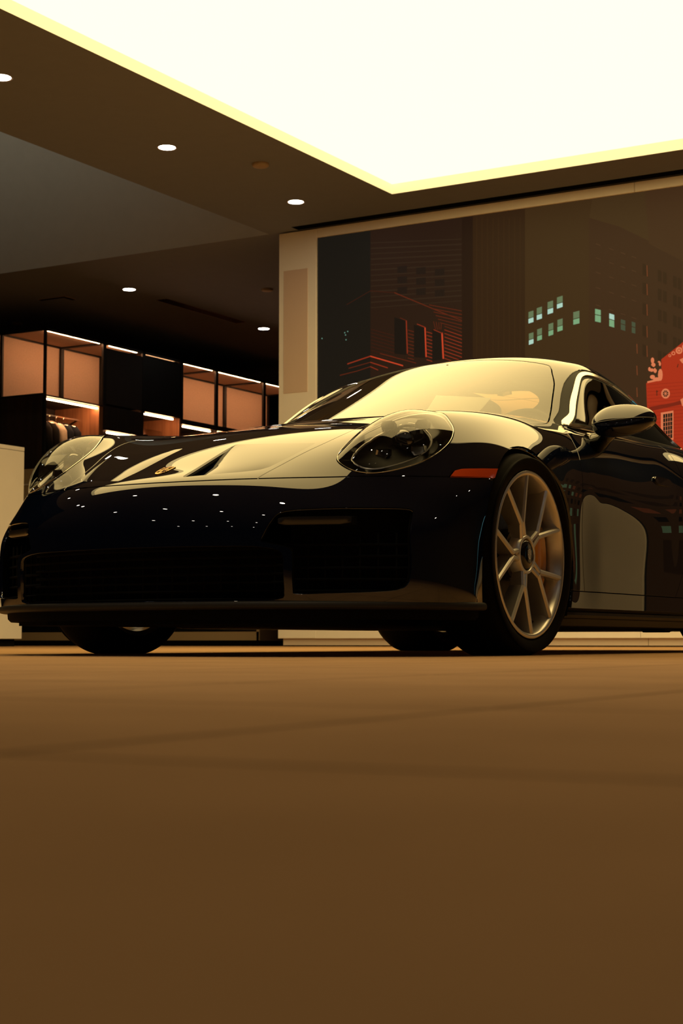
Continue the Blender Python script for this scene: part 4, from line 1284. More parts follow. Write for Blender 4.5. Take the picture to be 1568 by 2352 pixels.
 ('edge', [(-5.262,3.457),(-5.255,3.456),(-5.252,3.352),(-5.26,3.353)]),
 ('dark2', [(-5.156,3.405),(-5.123,3.389),(-5.125,3.286),(-5.158,3.301)]),
 ('dark2', [(-5.107,3.38),(-5.075,3.365),(-5.076,3.261),(-5.109,3.277)]),
 ('dark2', [(-5.014,3.333),(-4.981,3.318),(-4.983,3.215),(-5.015,3.23)]),
 ('dark2', [(-4.969,3.311),(-4.937,3.295),(-4.939,3.192),(-4.971,3.208)]),
 ('dark2', [(-5.302,3.305),(-5.269,3.29),(-5.271,3.186),(-5.304,3.201)]),
 ('edge', [(-5.265,3.285),(-5.257,3.284),(-5.255,3.18),(-5.262,3.181)]),
 ('dark2', [(-5.159,3.234),(-5.126,3.218),(-5.128,3.115),(-5.16,3.13)]),
 ('dark2', [(-5.11,3.209),(-5.077,3.194),(-5.079,3.09),(-5.111,3.106)]),
 ('dark2', [(-5.016,3.163),(-4.984,3.147),(-4.986,3.044),(-5.018,3.06)]),
 ('dark2', [(-4.972,3.14),(-4.94,3.125),(-4.941,3.022),(-4.974,3.038)]),
 ('dark2', [(-5.305,3.117),(-5.272,3.102),(-5.274,2.998),(-5.307,3.013)]),
 ('edge', [(-5.268,3.097),(-5.26,3.096),(-5.258,2.992),(-5.265,2.993)]),
 ('dark2', [(-5.161,3.046),(-5.129,3.031),(-5.13,2.928),(-5.163,2.943)]),
 ('dark2', [(-5.113,3.022),(-5.08,3.007),(-5.082,2.904),(-5.114,2.919)]),
 ('dark2', [(-5.019,2.976),(-4.987,2.961),(-4.989,2.859),(-5.021,2.874)]),
 ('dark2', [(-4.975,2.955),(-4.943,2.94),(-4.944,2.837),(-4.977,2.852)]),
 ('dark2', [(-5.308,2.917),(-5.275,2.902),(-5.277,2.798),(-5.31,2.814)]),
 ('edge', [(-5.271,2.898),(-5.263,2.897),(-5.261,2.793),(-5.268,2.794)]),
 ('dark2', [(-5.165,2.848),(-5.132,2.833),(-5.133,2.73),(-5.166,2.745)]),
 ('dark2', [(-5.116,2.824),(-5.083,2.809),(-5.085,2.706),(-5.117,2.721)]),
 ('dark2', [(-5.022,2.779),(-4.99,2.764),(-4.992,2.661),(-5.024,2.676)]),
 ('dark2', [(-4.978,2.757),(-4.946,2.742),(-4.948,2.64),(-4.98,2.655)]),
 ('dark2', [(-5.311,2.738),(-5.278,2.723),(-5.279,2.619),(-5.312,2.634)]),
 ('edge', [(-5.273,2.718),(-5.266,2.718),(-5.263,2.614),(-5.271,2.615)]),
 ('dark2', [(-5.167,2.669),(-5.135,2.654),(-5.136,2.551),(-5.169,2.566)]),
 ('dark2', [(-5.118,2.646),(-5.086,2.631),(-5.087,2.528),(-5.12,2.543)]),
 ('dark2', [(-5.025,2.601),(-4.993,2.587),(-4.995,2.484),(-5.027,2.499)]),
 ('dark2', [(-4.981,2.58),(-4.949,2.565),(-4.95,2.463),(-4.983,2.478)]),
 ('edge0', [(-5.749,3.718),(-5.702,3.695),(-5.702,3.687),(-5.749,3.709)]),
 ('edge0', [(-5.621,3.659),(-5.575,3.637),(-5.575,3.629),(-5.622,3.651)]),
 ('edge0', [(-5.508,3.607),(-5.462,3.586),(-5.462,3.577),(-5.508,3.599)]),
 ('edge0', [(-5.403,3.559),(-5.357,3.538),(-5.358,3.53),(-5.403,3.551)]),
 ('edge0', [(-5.751,3.587),(-5.704,3.565),(-5.704,3.557),(-5.751,3.579)]),
 ('edge0', [(-5.623,3.529),(-5.577,3.508),(-5.577,3.5),(-5.623,3.521)]),
 ('edge0', [(-5.509,3.478),(-5.463,3.456),(-5.464,3.448),(-5.51,3.47)]),
 ('edge0', [(-5.405,3.431),(-5.359,3.409),(-5.359,3.401),(-5.405,3.422)]),
 ('edge0', [(-5.752,3.453),(-5.705,3.431),(-5.706,3.423),(-5.752,3.444)]),
 ('edge0', [(-5.625,3.395),(-5.578,3.374),(-5.579,3.366),(-5.625,3.387)]),
 ('edge0', [(-5.511,3.345),(-5.465,3.323),(-5.465,3.315),(-5.511,3.337)]),
 ('edge0', [(-5.407,3.298),(-5.361,3.277),(-5.361,3.269),(-5.407,3.29)]),
 ('edge0', [(-5.754,3.31),(-5.707,3.289),(-5.707,3.281),(-5.754,3.302)]),
 ('edge0', [(-5.627,3.254),(-5.58,3.233),(-5.58,3.224),(-5.627,3.246)]),
 ('edge0', [(-5.513,3.203),(-5.467,3.182),(-5.467,3.174),(-5.513,3.195)]),
 ('edge0', [(-5.409,3.157),(-5.363,3.136),(-5.363,3.128),(-5.409,3.149)]),
 ('edge0', [(-5.756,3.148),(-5.709,3.126),(-5.709,3.118),(-5.756,3.139)]),
 ('edge0', [(-5.629,3.092),(-5.583,3.071),(-5.583,3.063),(-5.629,3.084)]),
 ('edge0', [(-5.515,3.042),(-5.469,3.022),(-5.469,3.014),(-5.515,3.034)]),
 ('edge0', [(-5.411,2.997),(-5.365,2.976),(-5.366,2.968),(-5.411,2.989)]),
 ('edge', [(-5.369,2.743),(-5.36,2.742),(-5.358,2.654),(-5.366,2.655)]),
 ('edge', [(-5.372,2.544),(-5.363,2.543),(-5.36,2.455),(-5.369,2.456)]),
 ('edge', [(-5.374,2.344),(-5.366,2.344),(-5.363,2.256),(-5.372,2.257)]),
 ('hall', [(-5.136,2.581),(-4.93,2.721),(-4.638,2.919),(-4.36,2.651),(-4.381,1.558),(-5.263,1.742),(-5.277,2.202),(-5.281,2.377),(-5.134,2.397)]),
 ('hall2', [(-5.271,2.362),(-4.366,2.361),(-4.366,2.357),(-5.271,2.358)]),
 ('hall2', [(-5.271,2.33),(-4.366,2.33),(-4.367,2.326),(-5.271,2.327)]),
 ('hall2', [(-5.272,2.299),(-4.367,2.299),(-4.367,2.295),(-5.272,2.295)]),
 ('hall2', [(-5.272,2.267),(-4.368,2.268),(-4.368,2.265),(-5.272,2.263)]),
 ('hall2', [(-5.272,2.235),(-4.368,2.238),(-4.368,2.234),(-5.273,2.231)]),
 ('hall2', [(-5.273,2.204),(-4.369,2.207),(-4.369,2.203),(-5.273,2.2)]),
 ('hall2', [(-5.273,2.172),(-4.369,2.176),(-4.369,2.172),(-5.273,2.168)]),
 ('hall2', [(-5.274,2.14),(-4.37,2.146),(-4.37,2.142),(-5.274,2.136)]),
 ('hall2', [(-5.274,2.109),(-4.371,2.115),(-4.371,2.111),(-5.274,2.105)]),
 ('hall2', [(-5.275,2.077),(-4.371,2.084),(-4.371,2.08),(-5.275,2.073)]),
 ('hall2', [(-5.275,2.045),(-4.372,2.053),(-4.372,2.05),(-5.275,2.041)]),
 ('hall2', [(-5.276,2.014),(-4.372,2.023),(-4.372,2.019),(-5.276,2.01)]),
 ('hall2', [(-5.276,1.982),(-4.373,1.992),(-4.373,1.988),(-5.276,1.978)]),
 ('hall2', [(-5.277,1.95),(-4.373,1.961),(-4.373,1.958),(-5.277,1.947)]),
 ('hall2', [(-5.277,1.919),(-4.374,1.931),(-4.374,1.927),(-5.277,1.915)]),
 ('hall2', [(-5.278,1.887),(-4.375,1.9),(-4.375,1.896),(-5.278,1.883)]),
 ('hall2', [(-5.278,1.856),(-4.375,1.869),(-4.375,1.866),(-5.278,1.852)]),
 ('hall2', [(-5.279,1.824),(-4.376,1.839),(-4.376,1.835),(-5.279,1.82)]),
 ('hall3', [(-5.257,2.157),(-5.032,2.18),(-4.939,2.201),(-4.369,2.209),(-4.369,2.17),(-4.939,2.162),(-5.258,2.117)]),
 ('stone', [(-5.042,2.607),(-5.043,2.602),(-5.046,2.598),(-5.05,2.596),(-5.055,2.595),(-5.06,2.597),(-5.065,2.6),(-5.067,2.604),(-5.068,2.609),(-5.067,2.614),(-5.064,2.618),(-5.06,2.62),(-5.055,2.62),(-5.05,2.619),(-5.046,2.616),(-5.043,2.612)]),
 ('hall', [(-5.048,2.607),(-5.049,2.605),(-5.05,2.602),(-5.053,2.601),(-5.055,2.601),(-5.058,2.602),(-5.06,2.603),(-5.062,2.606),(-5.062,2.608),(-5.062,2.611),(-5.06,2.613),(-5.058,2.614),(-5.055,2.615),(-5.052,2.614),(-5.05,2.612),(-5.049,2.61)]),
 ('stone', [(-5.003,2.625),(-5.004,2.618),(-5.008,2.613),(-5.014,2.61),(-5.021,2.609),(-5.028,2.611),(-5.034,2.615),(-5.038,2.621),(-5.039,2.628),(-5.038,2.635),(-5.034,2.64),(-5.028,2.644),(-5.02,2.644),(-5.014,2.642),(-5.008,2.638),(-5.004,2.632)]),
 ('hall', [(-5.011,2.626),(-5.012,2.622),(-5.014,2.619),(-5.017,2.617),(-5.021,2.617),(-5.025,2.618),(-5.028,2.62),(-5.03,2.624),(-5.031,2.627),(-5.03,2.631),(-5.028,2.634),(-5.024,2.636),(-5.021,2.636),(-5.017,2.635),(-5.014,2.633),(-5.011,2.629)]),
 ('stone', [(-4.935,2.645),(-4.938,2.633),(-4.945,2.623),(-4.956,2.617),(-4.968,2.616),(-4.981,2.619),(-4.991,2.627),(-4.998,2.638),(-5.0,2.65),(-4.997,2.662),(-4.99,2.672),(-4.98,2.678),(-4.967,2.679),(-4.955,2.675),(-4.944,2.668),(-4.938,2.657)]),
 ('hall', [(-4.95,2.646),(-4.951,2.639),(-4.955,2.634),(-4.961,2.631),(-4.968,2.63),(-4.975,2.632),(-4.98,2.636),(-4.984,2.642),(-4.985,2.649),(-4.984,2.656),(-4.98,2.661),(-4.974,2.664),(-4.967,2.665),(-4.961,2.663),(-4.955,2.659),(-4.951,2.653)]),
 ('stone', [(-4.866,2.67),(-4.869,2.657),(-4.877,2.646),(-4.889,2.639),(-4.903,2.638),(-4.917,2.642),(-4.929,2.65),(-4.936,2.663),(-4.939,2.676),(-4.936,2.69),(-4.928,2.7),(-4.916,2.707),(-4.902,2.709),(-4.888,2.705),(-4.877,2.696),(-4.869,2.684)]),
 ('hall', [(-4.883,2.671),(-4.884,2.664),(-4.889,2.658),(-4.895,2.655),(-4.903,2.654),(-4.911,2.656),(-4.917,2.661),(-4.921,2.667),(-4.923,2.675),(-4.921,2.682),(-4.916,2.688),(-4.91,2.692),(-4.902,2.693),(-4.895,2.69),(-4.888,2.686),(-4.884,2.679)]),
 ('stone', [(-4.793,2.71),(-4.797,2.696),(-4.806,2.684),(-4.819,2.676),(-4.834,2.675),(-4.849,2.679),(-4.862,2.689),(-4.871,2.702),(-4.874,2.718),(-4.87,2.732),(-4.861,2.744),(-4.848,2.752),(-4.833,2.753),(-4.818,2.749),(-4.805,2.739),(-4.796,2.726)]),
 ('hall', [(-4.811,2.712),(-4.813,2.704),(-4.818,2.697),(-4.825,2.693),(-4.834,2.693),(-4.842,2.695),(-4.849,2.7),(-4.854,2.708),(-4.856,2.716),(-4.854,2.724),(-4.849,2.731),(-4.842,2.735),(-4.833,2.736),(-4.825,2.733),(-4.818,2.728),(-4.813,2.72)]),
 ('stone', [(-4.956,2.646),(-4.957,2.642),(-4.959,2.638),(-4.963,2.636),(-4.968,2.636),(-4.973,2.637),(-4.976,2.64),(-4.979,2.644),(-4.98,2.649),(-4.979,2.653),(-4.976,2.657),(-4.972,2.659),(-4.967,2.659),(-4.963,2.658),(-4.959,2.655),(-4.956,2.651)]),
 ('stone', [(-4.89,2.672),(-4.891,2.667),(-4.894,2.663),(-4.898,2.661),(-4.903,2.661),(-4.908,2.662),(-4.912,2.665),(-4.915,2.669),(-4.915,2.674),(-4.914,2.679),(-4.912,2.683),(-4.907,2.685),(-4.902,2.686),(-4.897,2.684),(-4.893,2.681),(-4.891,2.677)]),
 ('stone', [(-4.817,2.713),(-4.819,2.707),(-4.822,2.702),(-4.828,2.699),(-4.834,2.698),(-4.84,2.7),(-4.845,2.704),(-4.848,2.709),(-4.85,2.716),(-4.848,2.721),(-4.845,2.726),(-4.839,2.729),(-4.833,2.73),(-4.827,2.728),(-4.822,2.724),(-4.819,2.719)]),
 ('stone', [(-4.965,2.564),(-4.932,2.577),(-4.884,2.558),(-4.909,2.52),(-4.941,2.531)]),
 ('stone', [(-5.124,2.44),(-5.128,2.407),(-5.14,2.388),(-5.154,2.389),(-5.165,2.41),(-5.169,2.443),(-5.164,2.475),(-5.152,2.495),(-5.138,2.494),(-5.127,2.472)]),
 ('stone', [(-5.134,2.401),(-5.142,2.391),(-5.163,2.386),(-5.188,2.388),(-5.209,2.396),(-5.216,2.407),(-5.208,2.417),(-5.188,2.422),(-5.162,2.42),(-5.142,2.412)]),
 ('stone', [(-5.196,2.426),(-5.2,2.414),(-5.213,2.408),(-5.228,2.409),(-5.24,2.418),(-5.245,2.43),(-5.24,2.441),(-5.228,2.447),(-5.212,2.446),(-5.2,2.438)]),
 ('stone', [(-5.207,2.49),(-5.211,2.481),(-5.221,2.476),(-5.234,2.477),(-5.244,2.484),(-5.248,2.493),(-5.244,2.502),(-5.234,2.507),(-5.221,2.506),(-5.211,2.5)]),
 ('stone', [(-5.178,2.484),(-5.182,2.47),(-5.19,2.462),(-5.2,2.463),(-5.208,2.472),(-5.211,2.486),(-5.208,2.5),(-5.199,2.508),(-5.189,2.507),(-5.181,2.498)]),
 ('stone', [(-5.236,2.5),(-5.238,2.489),(-5.244,2.482),(-5.252,2.483),(-5.258,2.491),(-5.26,2.502),(-5.258,2.514),(-5.251,2.521),(-5.244,2.52),(-5.238,2.512)]),
 ('stone', [(-5.201,2.577),(-5.205,2.561),(-5.213,2.551),(-5.223,2.552),(-5.231,2.563),(-5.234,2.58),(-5.231,2.596),(-5.223,2.605),(-5.212,2.604),(-5.204,2.593)]),
 ('stone', [(-5.19,2.536),(-5.194,2.525),(-5.204,2.519),(-5.217,2.52),(-5.227,2.528),(-5.231,2.54),(-5.227,2.551),(-5.216,2.557),(-5.204,2.556),(-5.194,2.548)]),
 ('stone', [(-5.138,2.54),(-5.141,2.528),(-5.146,2.522),(-5.152,2.522),(-5.157,2.53),(-5.159,2.542),(-5.157,2.553),(-5.152,2.56),(-5.145,2.559),(-5.14,2.552)]),
 ('stone', [(-5.144,2.56),(-5.147,2.556),(-5.153,2.553),(-5.16,2.554),(-5.167,2.557),(-5.169,2.562),(-5.166,2.567),(-5.16,2.569),(-5.153,2.568),(-5.147,2.565)]),
 ('block', [(-5.195,2.457),(-5.199,2.449),(-5.208,2.446),(-5.216,2.451),(-5.22,2.459),(-5.216,2.467),(-5.207,2.47),(-5.199,2.466)]),
 ('block', [(-5.217,2.523),(-5.22,2.517),(-5.227,2.516),(-5.234,2.518),(-5.237,2.524),(-5.234,2.53),(-5.227,2.531),(-5.22,2.528)]),
 ('block', [(-5.174,2.503),(-5.176,2.495),(-5.182,2.492),(-5.188,2.496),(-5.19,2.505),(-5.188,2.513),(-5.182,2.516),(-5.176,2.512)]),
 ('block', [(-5.228,2.46),(-5.231,2.449),(-5.236,2.445),(-5.242,2.45),(-5.244,2.461),(-5.242,2.472),(-5.236,2.477),(-5.23,2.471)]),
 ('stone', [(-5.27,2.392),(-5.134,2.413),(-5.135,2.393),(-5.27,2.376)]),
 ('stone', [(-5.059,2.265),(-5.061,2.251),(-5.067,2.239),(-5.076,2.229),(-5.088,2.224),(-5.1,2.223),(-5.113,2.226),(-5.124,2.233),(-5.133,2.244),(-5.139,2.257),(-5.14,2.271),(-5.138,2.285),(-5.132,2.297),(-5.123,2.306),(-5.112,2.312),(-5.099,2.313),(-5.086,2.31),(-5.075,2.303),(-5.066,2.292),(-5.061,2.279)]),
 ('dark', [(-5.073,2.266),(-5.075,2.255),(-5.081,2.246),(-5.09,2.24),(-5.1,2.238),(-5.11,2.241),(-5.119,2.248),(-5.124,2.258),(-5.126,2.27),(-5.124,2.281),(-5.118,2.29),(-5.109,2.296),(-5.099,2.297),(-5.089,2.294),(-5.081,2.287),(-5.075,2.277)]),
 ('stone', [(-5.075,2.264),(-5.124,2.268),(-5.124,2.272),(-5.075,2.268)]),
 ('stone', [(-5.084,2.246),(-5.118,2.287),(-5.115,2.29),(-5.081,2.248)]),
 ('stone', [(-5.102,2.24),(-5.101,2.296),(-5.097,2.295),(-5.098,2.24)]),
 ('stone', [(-5.119,2.251),(-5.084,2.288),(-5.081,2.285),(-5.116,2.248)]),
 ('stone', [(-5.146,2.098),(-5.029,2.109),(-5.033,1.847),(-5.15,1.838)]),
 ('dark', [(-5.125,2.082),(-5.039,2.09),(-5.043,1.863),(-5.128,1.856)]),
 ('stone', [(-5.105,2.086),(-5.102,2.086),(-5.105,1.859),(-5.109,1.859)]),
 ('stone', [(-5.084,2.088),(-5.08,2.088),(-5.084,1.858),(-5.087,1.858)]),
 ('stone', [(-5.062,2.09),(-5.059,2.089),(-5.063,1.856),(-5.066,1.856)]),
 ('stone', [(-5.126,2.046),(-5.04,2.054),(-5.04,2.051),(-5.126,2.043)]),
 ('stone', [(-5.126,2.009),(-5.041,2.017),(-5.041,2.013),(-5.126,2.005)]),
 ('stone', [(-5.127,1.971),(-5.041,1.979),(-5.041,1.976),(-5.127,1.968)]),
 ('stone', [(-5.127,1.933),(-5.042,1.941),(-5.042,1.938),(-5.127,1.93)]),
 ('stone', [(-5.128,1.895),(-5.042,1.904),(-5.042,1.901),(-5.128,1.892)]),
 ('stone', [(-4.894,2.104),(-4.78,2.115),(-4.784,1.855),(-4.898,1.846)]),
 ('dark', [(-4.874,2.089),(-4.79,2.096),(-4.794,1.871),(-4.878,1.864)]),
 ('stone', [(-4.854,2.092),(-4.851,2.092),(-4.855,1.867),(-4.858,1.867)]),
 ('stone', [(-4.833,2.094),(-4.83,2.094),(-4.834,1.866),(-4.837,1.866)]),
 ('stone', [(-4.812,2.096),(-4.809,2.095),(-4.813,1.864),(-4.816,1.864)]),
 ('stone', [(-4.875,2.053),(-4.79,2.061),(-4.79,2.057),(-4.875,2.05)]),
 ('stone', [(-4.875,2.015),(-4.791,2.023),(-4.791,2.02),(-4.875,2.012)]),
 ('stone', [(-4.876,1.978),(-4.792,1.986),(-4.792,1.983),(-4.876,1.975)]),
 ('stone', [(-4.876,1.94),(-4.792,1.949),(-4.792,1.945),(-4.876,1.937)]),
 ('stone', [(-4.877,1.903),(-4.793,1.911),(-4.793,1.908),(-4.877,1.9)]),
 ('stone', [(-4.663,2.111),(-4.55,2.122),(-4.555,1.864),(-4.667,1.855)]),
 ('dark', [(-4.643,2.096),(-4.56,2.103),(-4.564,1.88),(-4.647,1.873)]),
 ('stone', [(-4.624,2.099),(-4.621,2.099),(-4.624,1.876),(-4.628,1.876)]),
 ('stone', [(-4.603,2.101),(-4.6,2.101),(-4.604,1.874),(-4.607,1.875)]),
 ('stone', [(-4.582,2.103),(-4.579,2.102),(-4.583,1.873),(-4.586,1.873)]),
 ('stone', [(-4.644,2.06),(-4.561,2.068),(-4.561,2.065),(-4.644,2.057)]),
 ('stone', [(-4.644,2.023),(-4.561,2.031),(-4.561,2.028),(-4.644,2.02)]),
 ('stone', [(-4.645,1.986),(-4.562,1.994),(-4.562,1.991),(-4.645,1.983)]),
 ('stone', [(-4.645,1.949),(-4.563,1.957),(-4.563,1.954),(-4.646,1.945)]),
 ('stone', [(-4.646,1.911),(-4.563,1.92),(-4.563,1.917),(-4.646,1.908)]),
 ('stone', [(-4.963,2.203),(-4.922,2.223),(-4.89,2.197),(-4.908,2.112),(-4.947,2.147)]),
 ('dark2', [(-5.189,2.293),(-5.169,2.296),(-5.169,2.29),(-5.189,2.288)]),
 ('dark2', [(-5.184,2.306),(-5.178,2.305),(-5.178,2.254),(-5.185,2.255)]),
 ('dark2', [(-4.981,2.526),(-4.974,2.526),(-4.983,2.495),(-4.99,2.496)]),
]
# ------------------------------------------------------------------ room materials
def floor_mat():
    m, nt, b = new_mat('stone_tile_floor')
    tc = nt.nodes.new('ShaderNodeTexCoord'); mp = nt.nodes.new('ShaderNodeMapping')
    mp.inputs['Rotation'].default_value = (0, 0, radians(-3)); mp.inputs['Location'].default_value = (FLOOR_OFF[0], FLOOR_OFF[1], 0)
    nt.links.new(tc.outputs['Object'], mp.inputs['Vector'])
    br = nt.nodes.new('ShaderNodeTexBrick')
    br.offset = 0.0; br.squash = 1.0
    br.inputs['Scale'].default_value = 1.0
    br.inputs['Brick Width'].default_value = .52; br.inputs['Row Height'].default_value = .52
    br.inputs['Mortar Size'].default_value = .0055; br.inputs['Mortar Smooth'].default_value = .35
    br.inputs['Color1'].default_value = (*FLOOR_COL, 1); br.inputs['Color2'].default_value = (*[c * .95 for c in FLOOR_COL], 1)
    br.inputs['Mortar'].default_value = (*[c * .45 for c in FLOOR_COL], 1)
    nt.links.new(mp.outputs[0], br.inputs['Vector'])
    n = nt.nodes.new('ShaderNodeTexNoise'); n.inputs['Scale'].default_value = 5; n.inputs['Detail'].default_value = 6
    nt.links.new(mp.outputs[0], n.inputs['Vector'])
    r = nt.nodes.new('ShaderNodeValToRGB'); r.color_ramp.elements[0].color = (.90, .90, .90, 1); r.color_ramp.elements[1].color = (1.06, 1.06, 1.06, 1)
    r.color_ramp.elements[0].position = .3; r.color_ramp.elements[1].position = .7
    nt.links.new(n.outputs['Fac'], r.inputs[0])
    mx = nt.nodes.new('ShaderNodeMix'); mx.data_type = 'RGBA'; mx.blend_type = 'MULTIPLY'; mx.inputs['Factor'].default_value = 1
    nt.links.new(br.outputs['Color'], mx.inputs['A']); nt.links.new(r.outputs[0], mx.inputs['B'])
    nt.links.new(mx.outputs['Result'], b.inputs['Base Color'])
    b.inputs['Roughness'].default_value = .6; b.inputs['Specular IOR Level'].default_value = 0.0
    b.inputs['Sheen Weight'].default_value = FLOOR_SHEEN[3]; b.inputs['Sheen Roughness'].default_value = FLOOR_SHEEN[4]; b.inputs['Sheen Tint'].default_value = (*FLOOR_SHEEN[:3], 1)
    n2 = nt.nodes.new('ShaderNodeTexNoise'); n2.inputs['Scale'].default_value = 60
    nt.links.new(mp.outputs[0], n2.inputs['Vector'])
    ad = nt.nodes.new('ShaderNodeMath'); ad.operation = 'MULTIPLY_ADD'; ad.inputs[1].default_value = .15
    nt.links.new(n2.outputs['Fac'], ad.inputs[0])
    iv = nt.nodes.new('ShaderNodeMath'); iv.operation = 'SUBTRACT'; iv.inputs[0].default_value = 1.0
    nt.links.new(br.outputs['Fac'], iv.inputs[1]); nt.links.new(iv.outputs[0], ad.inputs[2])
    bp = nt.nodes.new('ShaderNodeBump'); bp.inputs['Strength'].default_value = .25; bp.inputs['Distance'].default_value = .001
    nt.links.new(ad.outputs[0], bp.inputs['Height']); nt.links.new(bp.outputs[0], b.inputs['Normal'])
    return m
FLOOR_COL = (.43, .262, .138)
FLOOR_FILL = 165
FLOOR_SHEEN = (1.0, .62, .34, .3, .2)
FLOOR_OFF = (.44, -.02)
LIGHT = (3.4, 2.4, .90)
LED = (1.0, .50, .23)

def wood_mat(name, c0, c1, rough=.5):
    m, nt, b = new_mat(name)
    tc = nt.nodes.new('ShaderNodeTexCoord'); mp = nt.nodes.new('ShaderNodeMapping'); mp.inputs['Scale'].default_value = (14, 14, .8)
    nt.links.new(tc.outputs['Object'], mp.inputs['Vector'])
    n = nt.nodes.new('ShaderNodeTexNoise'); n.inputs['Scale'].default_value = 1.6; n.inputs['Detail'].default_value = 8; n.inputs['Distortion'].default_value = .6
    nt.links.new(mp.outputs[0], n.inputs['Vector'])
    r = nt.nodes.new('ShaderNodeValToRGB'); r.color_ramp.elements[0].position = .35; r.color_ramp.elements[1].position = .68
    r.color_ramp.elements[0].color = (*c0, 1); r.color_ramp.elements[1].color = (*c1, 1)
    nt.links.new(n.outputs['Fac'], r.inputs[0]); nt.links.new(r.outputs[0], b.inputs['Base Color'])
    b.inputs['Roughness'].default_value = rough
    return m

M_FLOOR = floor_mat()
M_CEIL = pmat('ceiling_paint', (.21, .235, .30), rough=.9, spec=.1, noise=.02, nscale=8)
M_VOID = pmat('grey_paint', (.46, .46, .46), rough=.9, spec=.1, noise=.02, nscale=8)
M_WALL = pmat('warm_wall_paint', (.16, .12, .09), rough=.85, spec=.2, noise=.03, nscale=6)
M_DARKWALL = pmat('dark_wall_paint', (.030, .026, .022), rough=.8, spec=.2, noise=.05, nscale=6)
M_WHITE = pmat('white_lacquer', (.92, .88, .86), rough=.38, spec=.4, noise=.02, nscale=4)
M_GRILLE = pmat('speaker_cloth', (.70, .55, .48), rough=.9, spec=.1, bump=.3, bscale=1200)
M_BASE = pmat('grey_plinth', (.66, .58, .52), rough=.6)
M_BLKMETAL = pmat('black_metal_frame', (.006, .005, .005), rough=.5, spec=.35)
M_DWOOD = wood_mat('dark_walnut', (.012, .007, .005), (.028, .014, .009), .55)
M_OWOOD = wood_mat('warm_walnut', (.20, .075, .03), (.34, .14, .06), .5)
M_FABRIC = pmat('peach_panel', (.66, .46, .34), rough=.9, spec=.1, noise=.05, nscale=50)
M_LED = emat('warm_light_strip', LED, 85)
M_DOWN = emat('downlight_lens', (1.0, .92, .78), 26)
M_LIGHTP = emat('luminous_ceiling', LIGHT, 1.0)
M_REVEAL = pmat('white_reveal', (.85, .90, .98), rough=.9, spec=.1)
M_RING = pmat('downlight_ring', (.35, .26, .18), rough=.5)
M_SLOT = pmat('black_slot', (.004, .004, .004), rough=.9, spec=.1)
M_BGLASS = pmat('black_glass', (.004, .004, .004), rough=.1, spec=.35)

ZC = 4.246
YW = 14.343
RX0, RX1, RY0, RY1 = -15.6, 7.0, -8.0, 24.0
PX0, PX1, PY0, PY1 = -7.487, -1.05, 4.3, 13.618
VX0, VX1, VY0, VY1 = RX0, -9.333, 3.0, YW

def struct(name, bm, mat, smooth=False):
    o = bm_obj(name, bm, mat, smooth=smooth)
    o['kind'] = 'structure'
    return o

def quad(bm, pts, mi=0):
    f = bm.faces.new([bm.verts.new(p) for p in pts]); f.material_index = mi
    return f

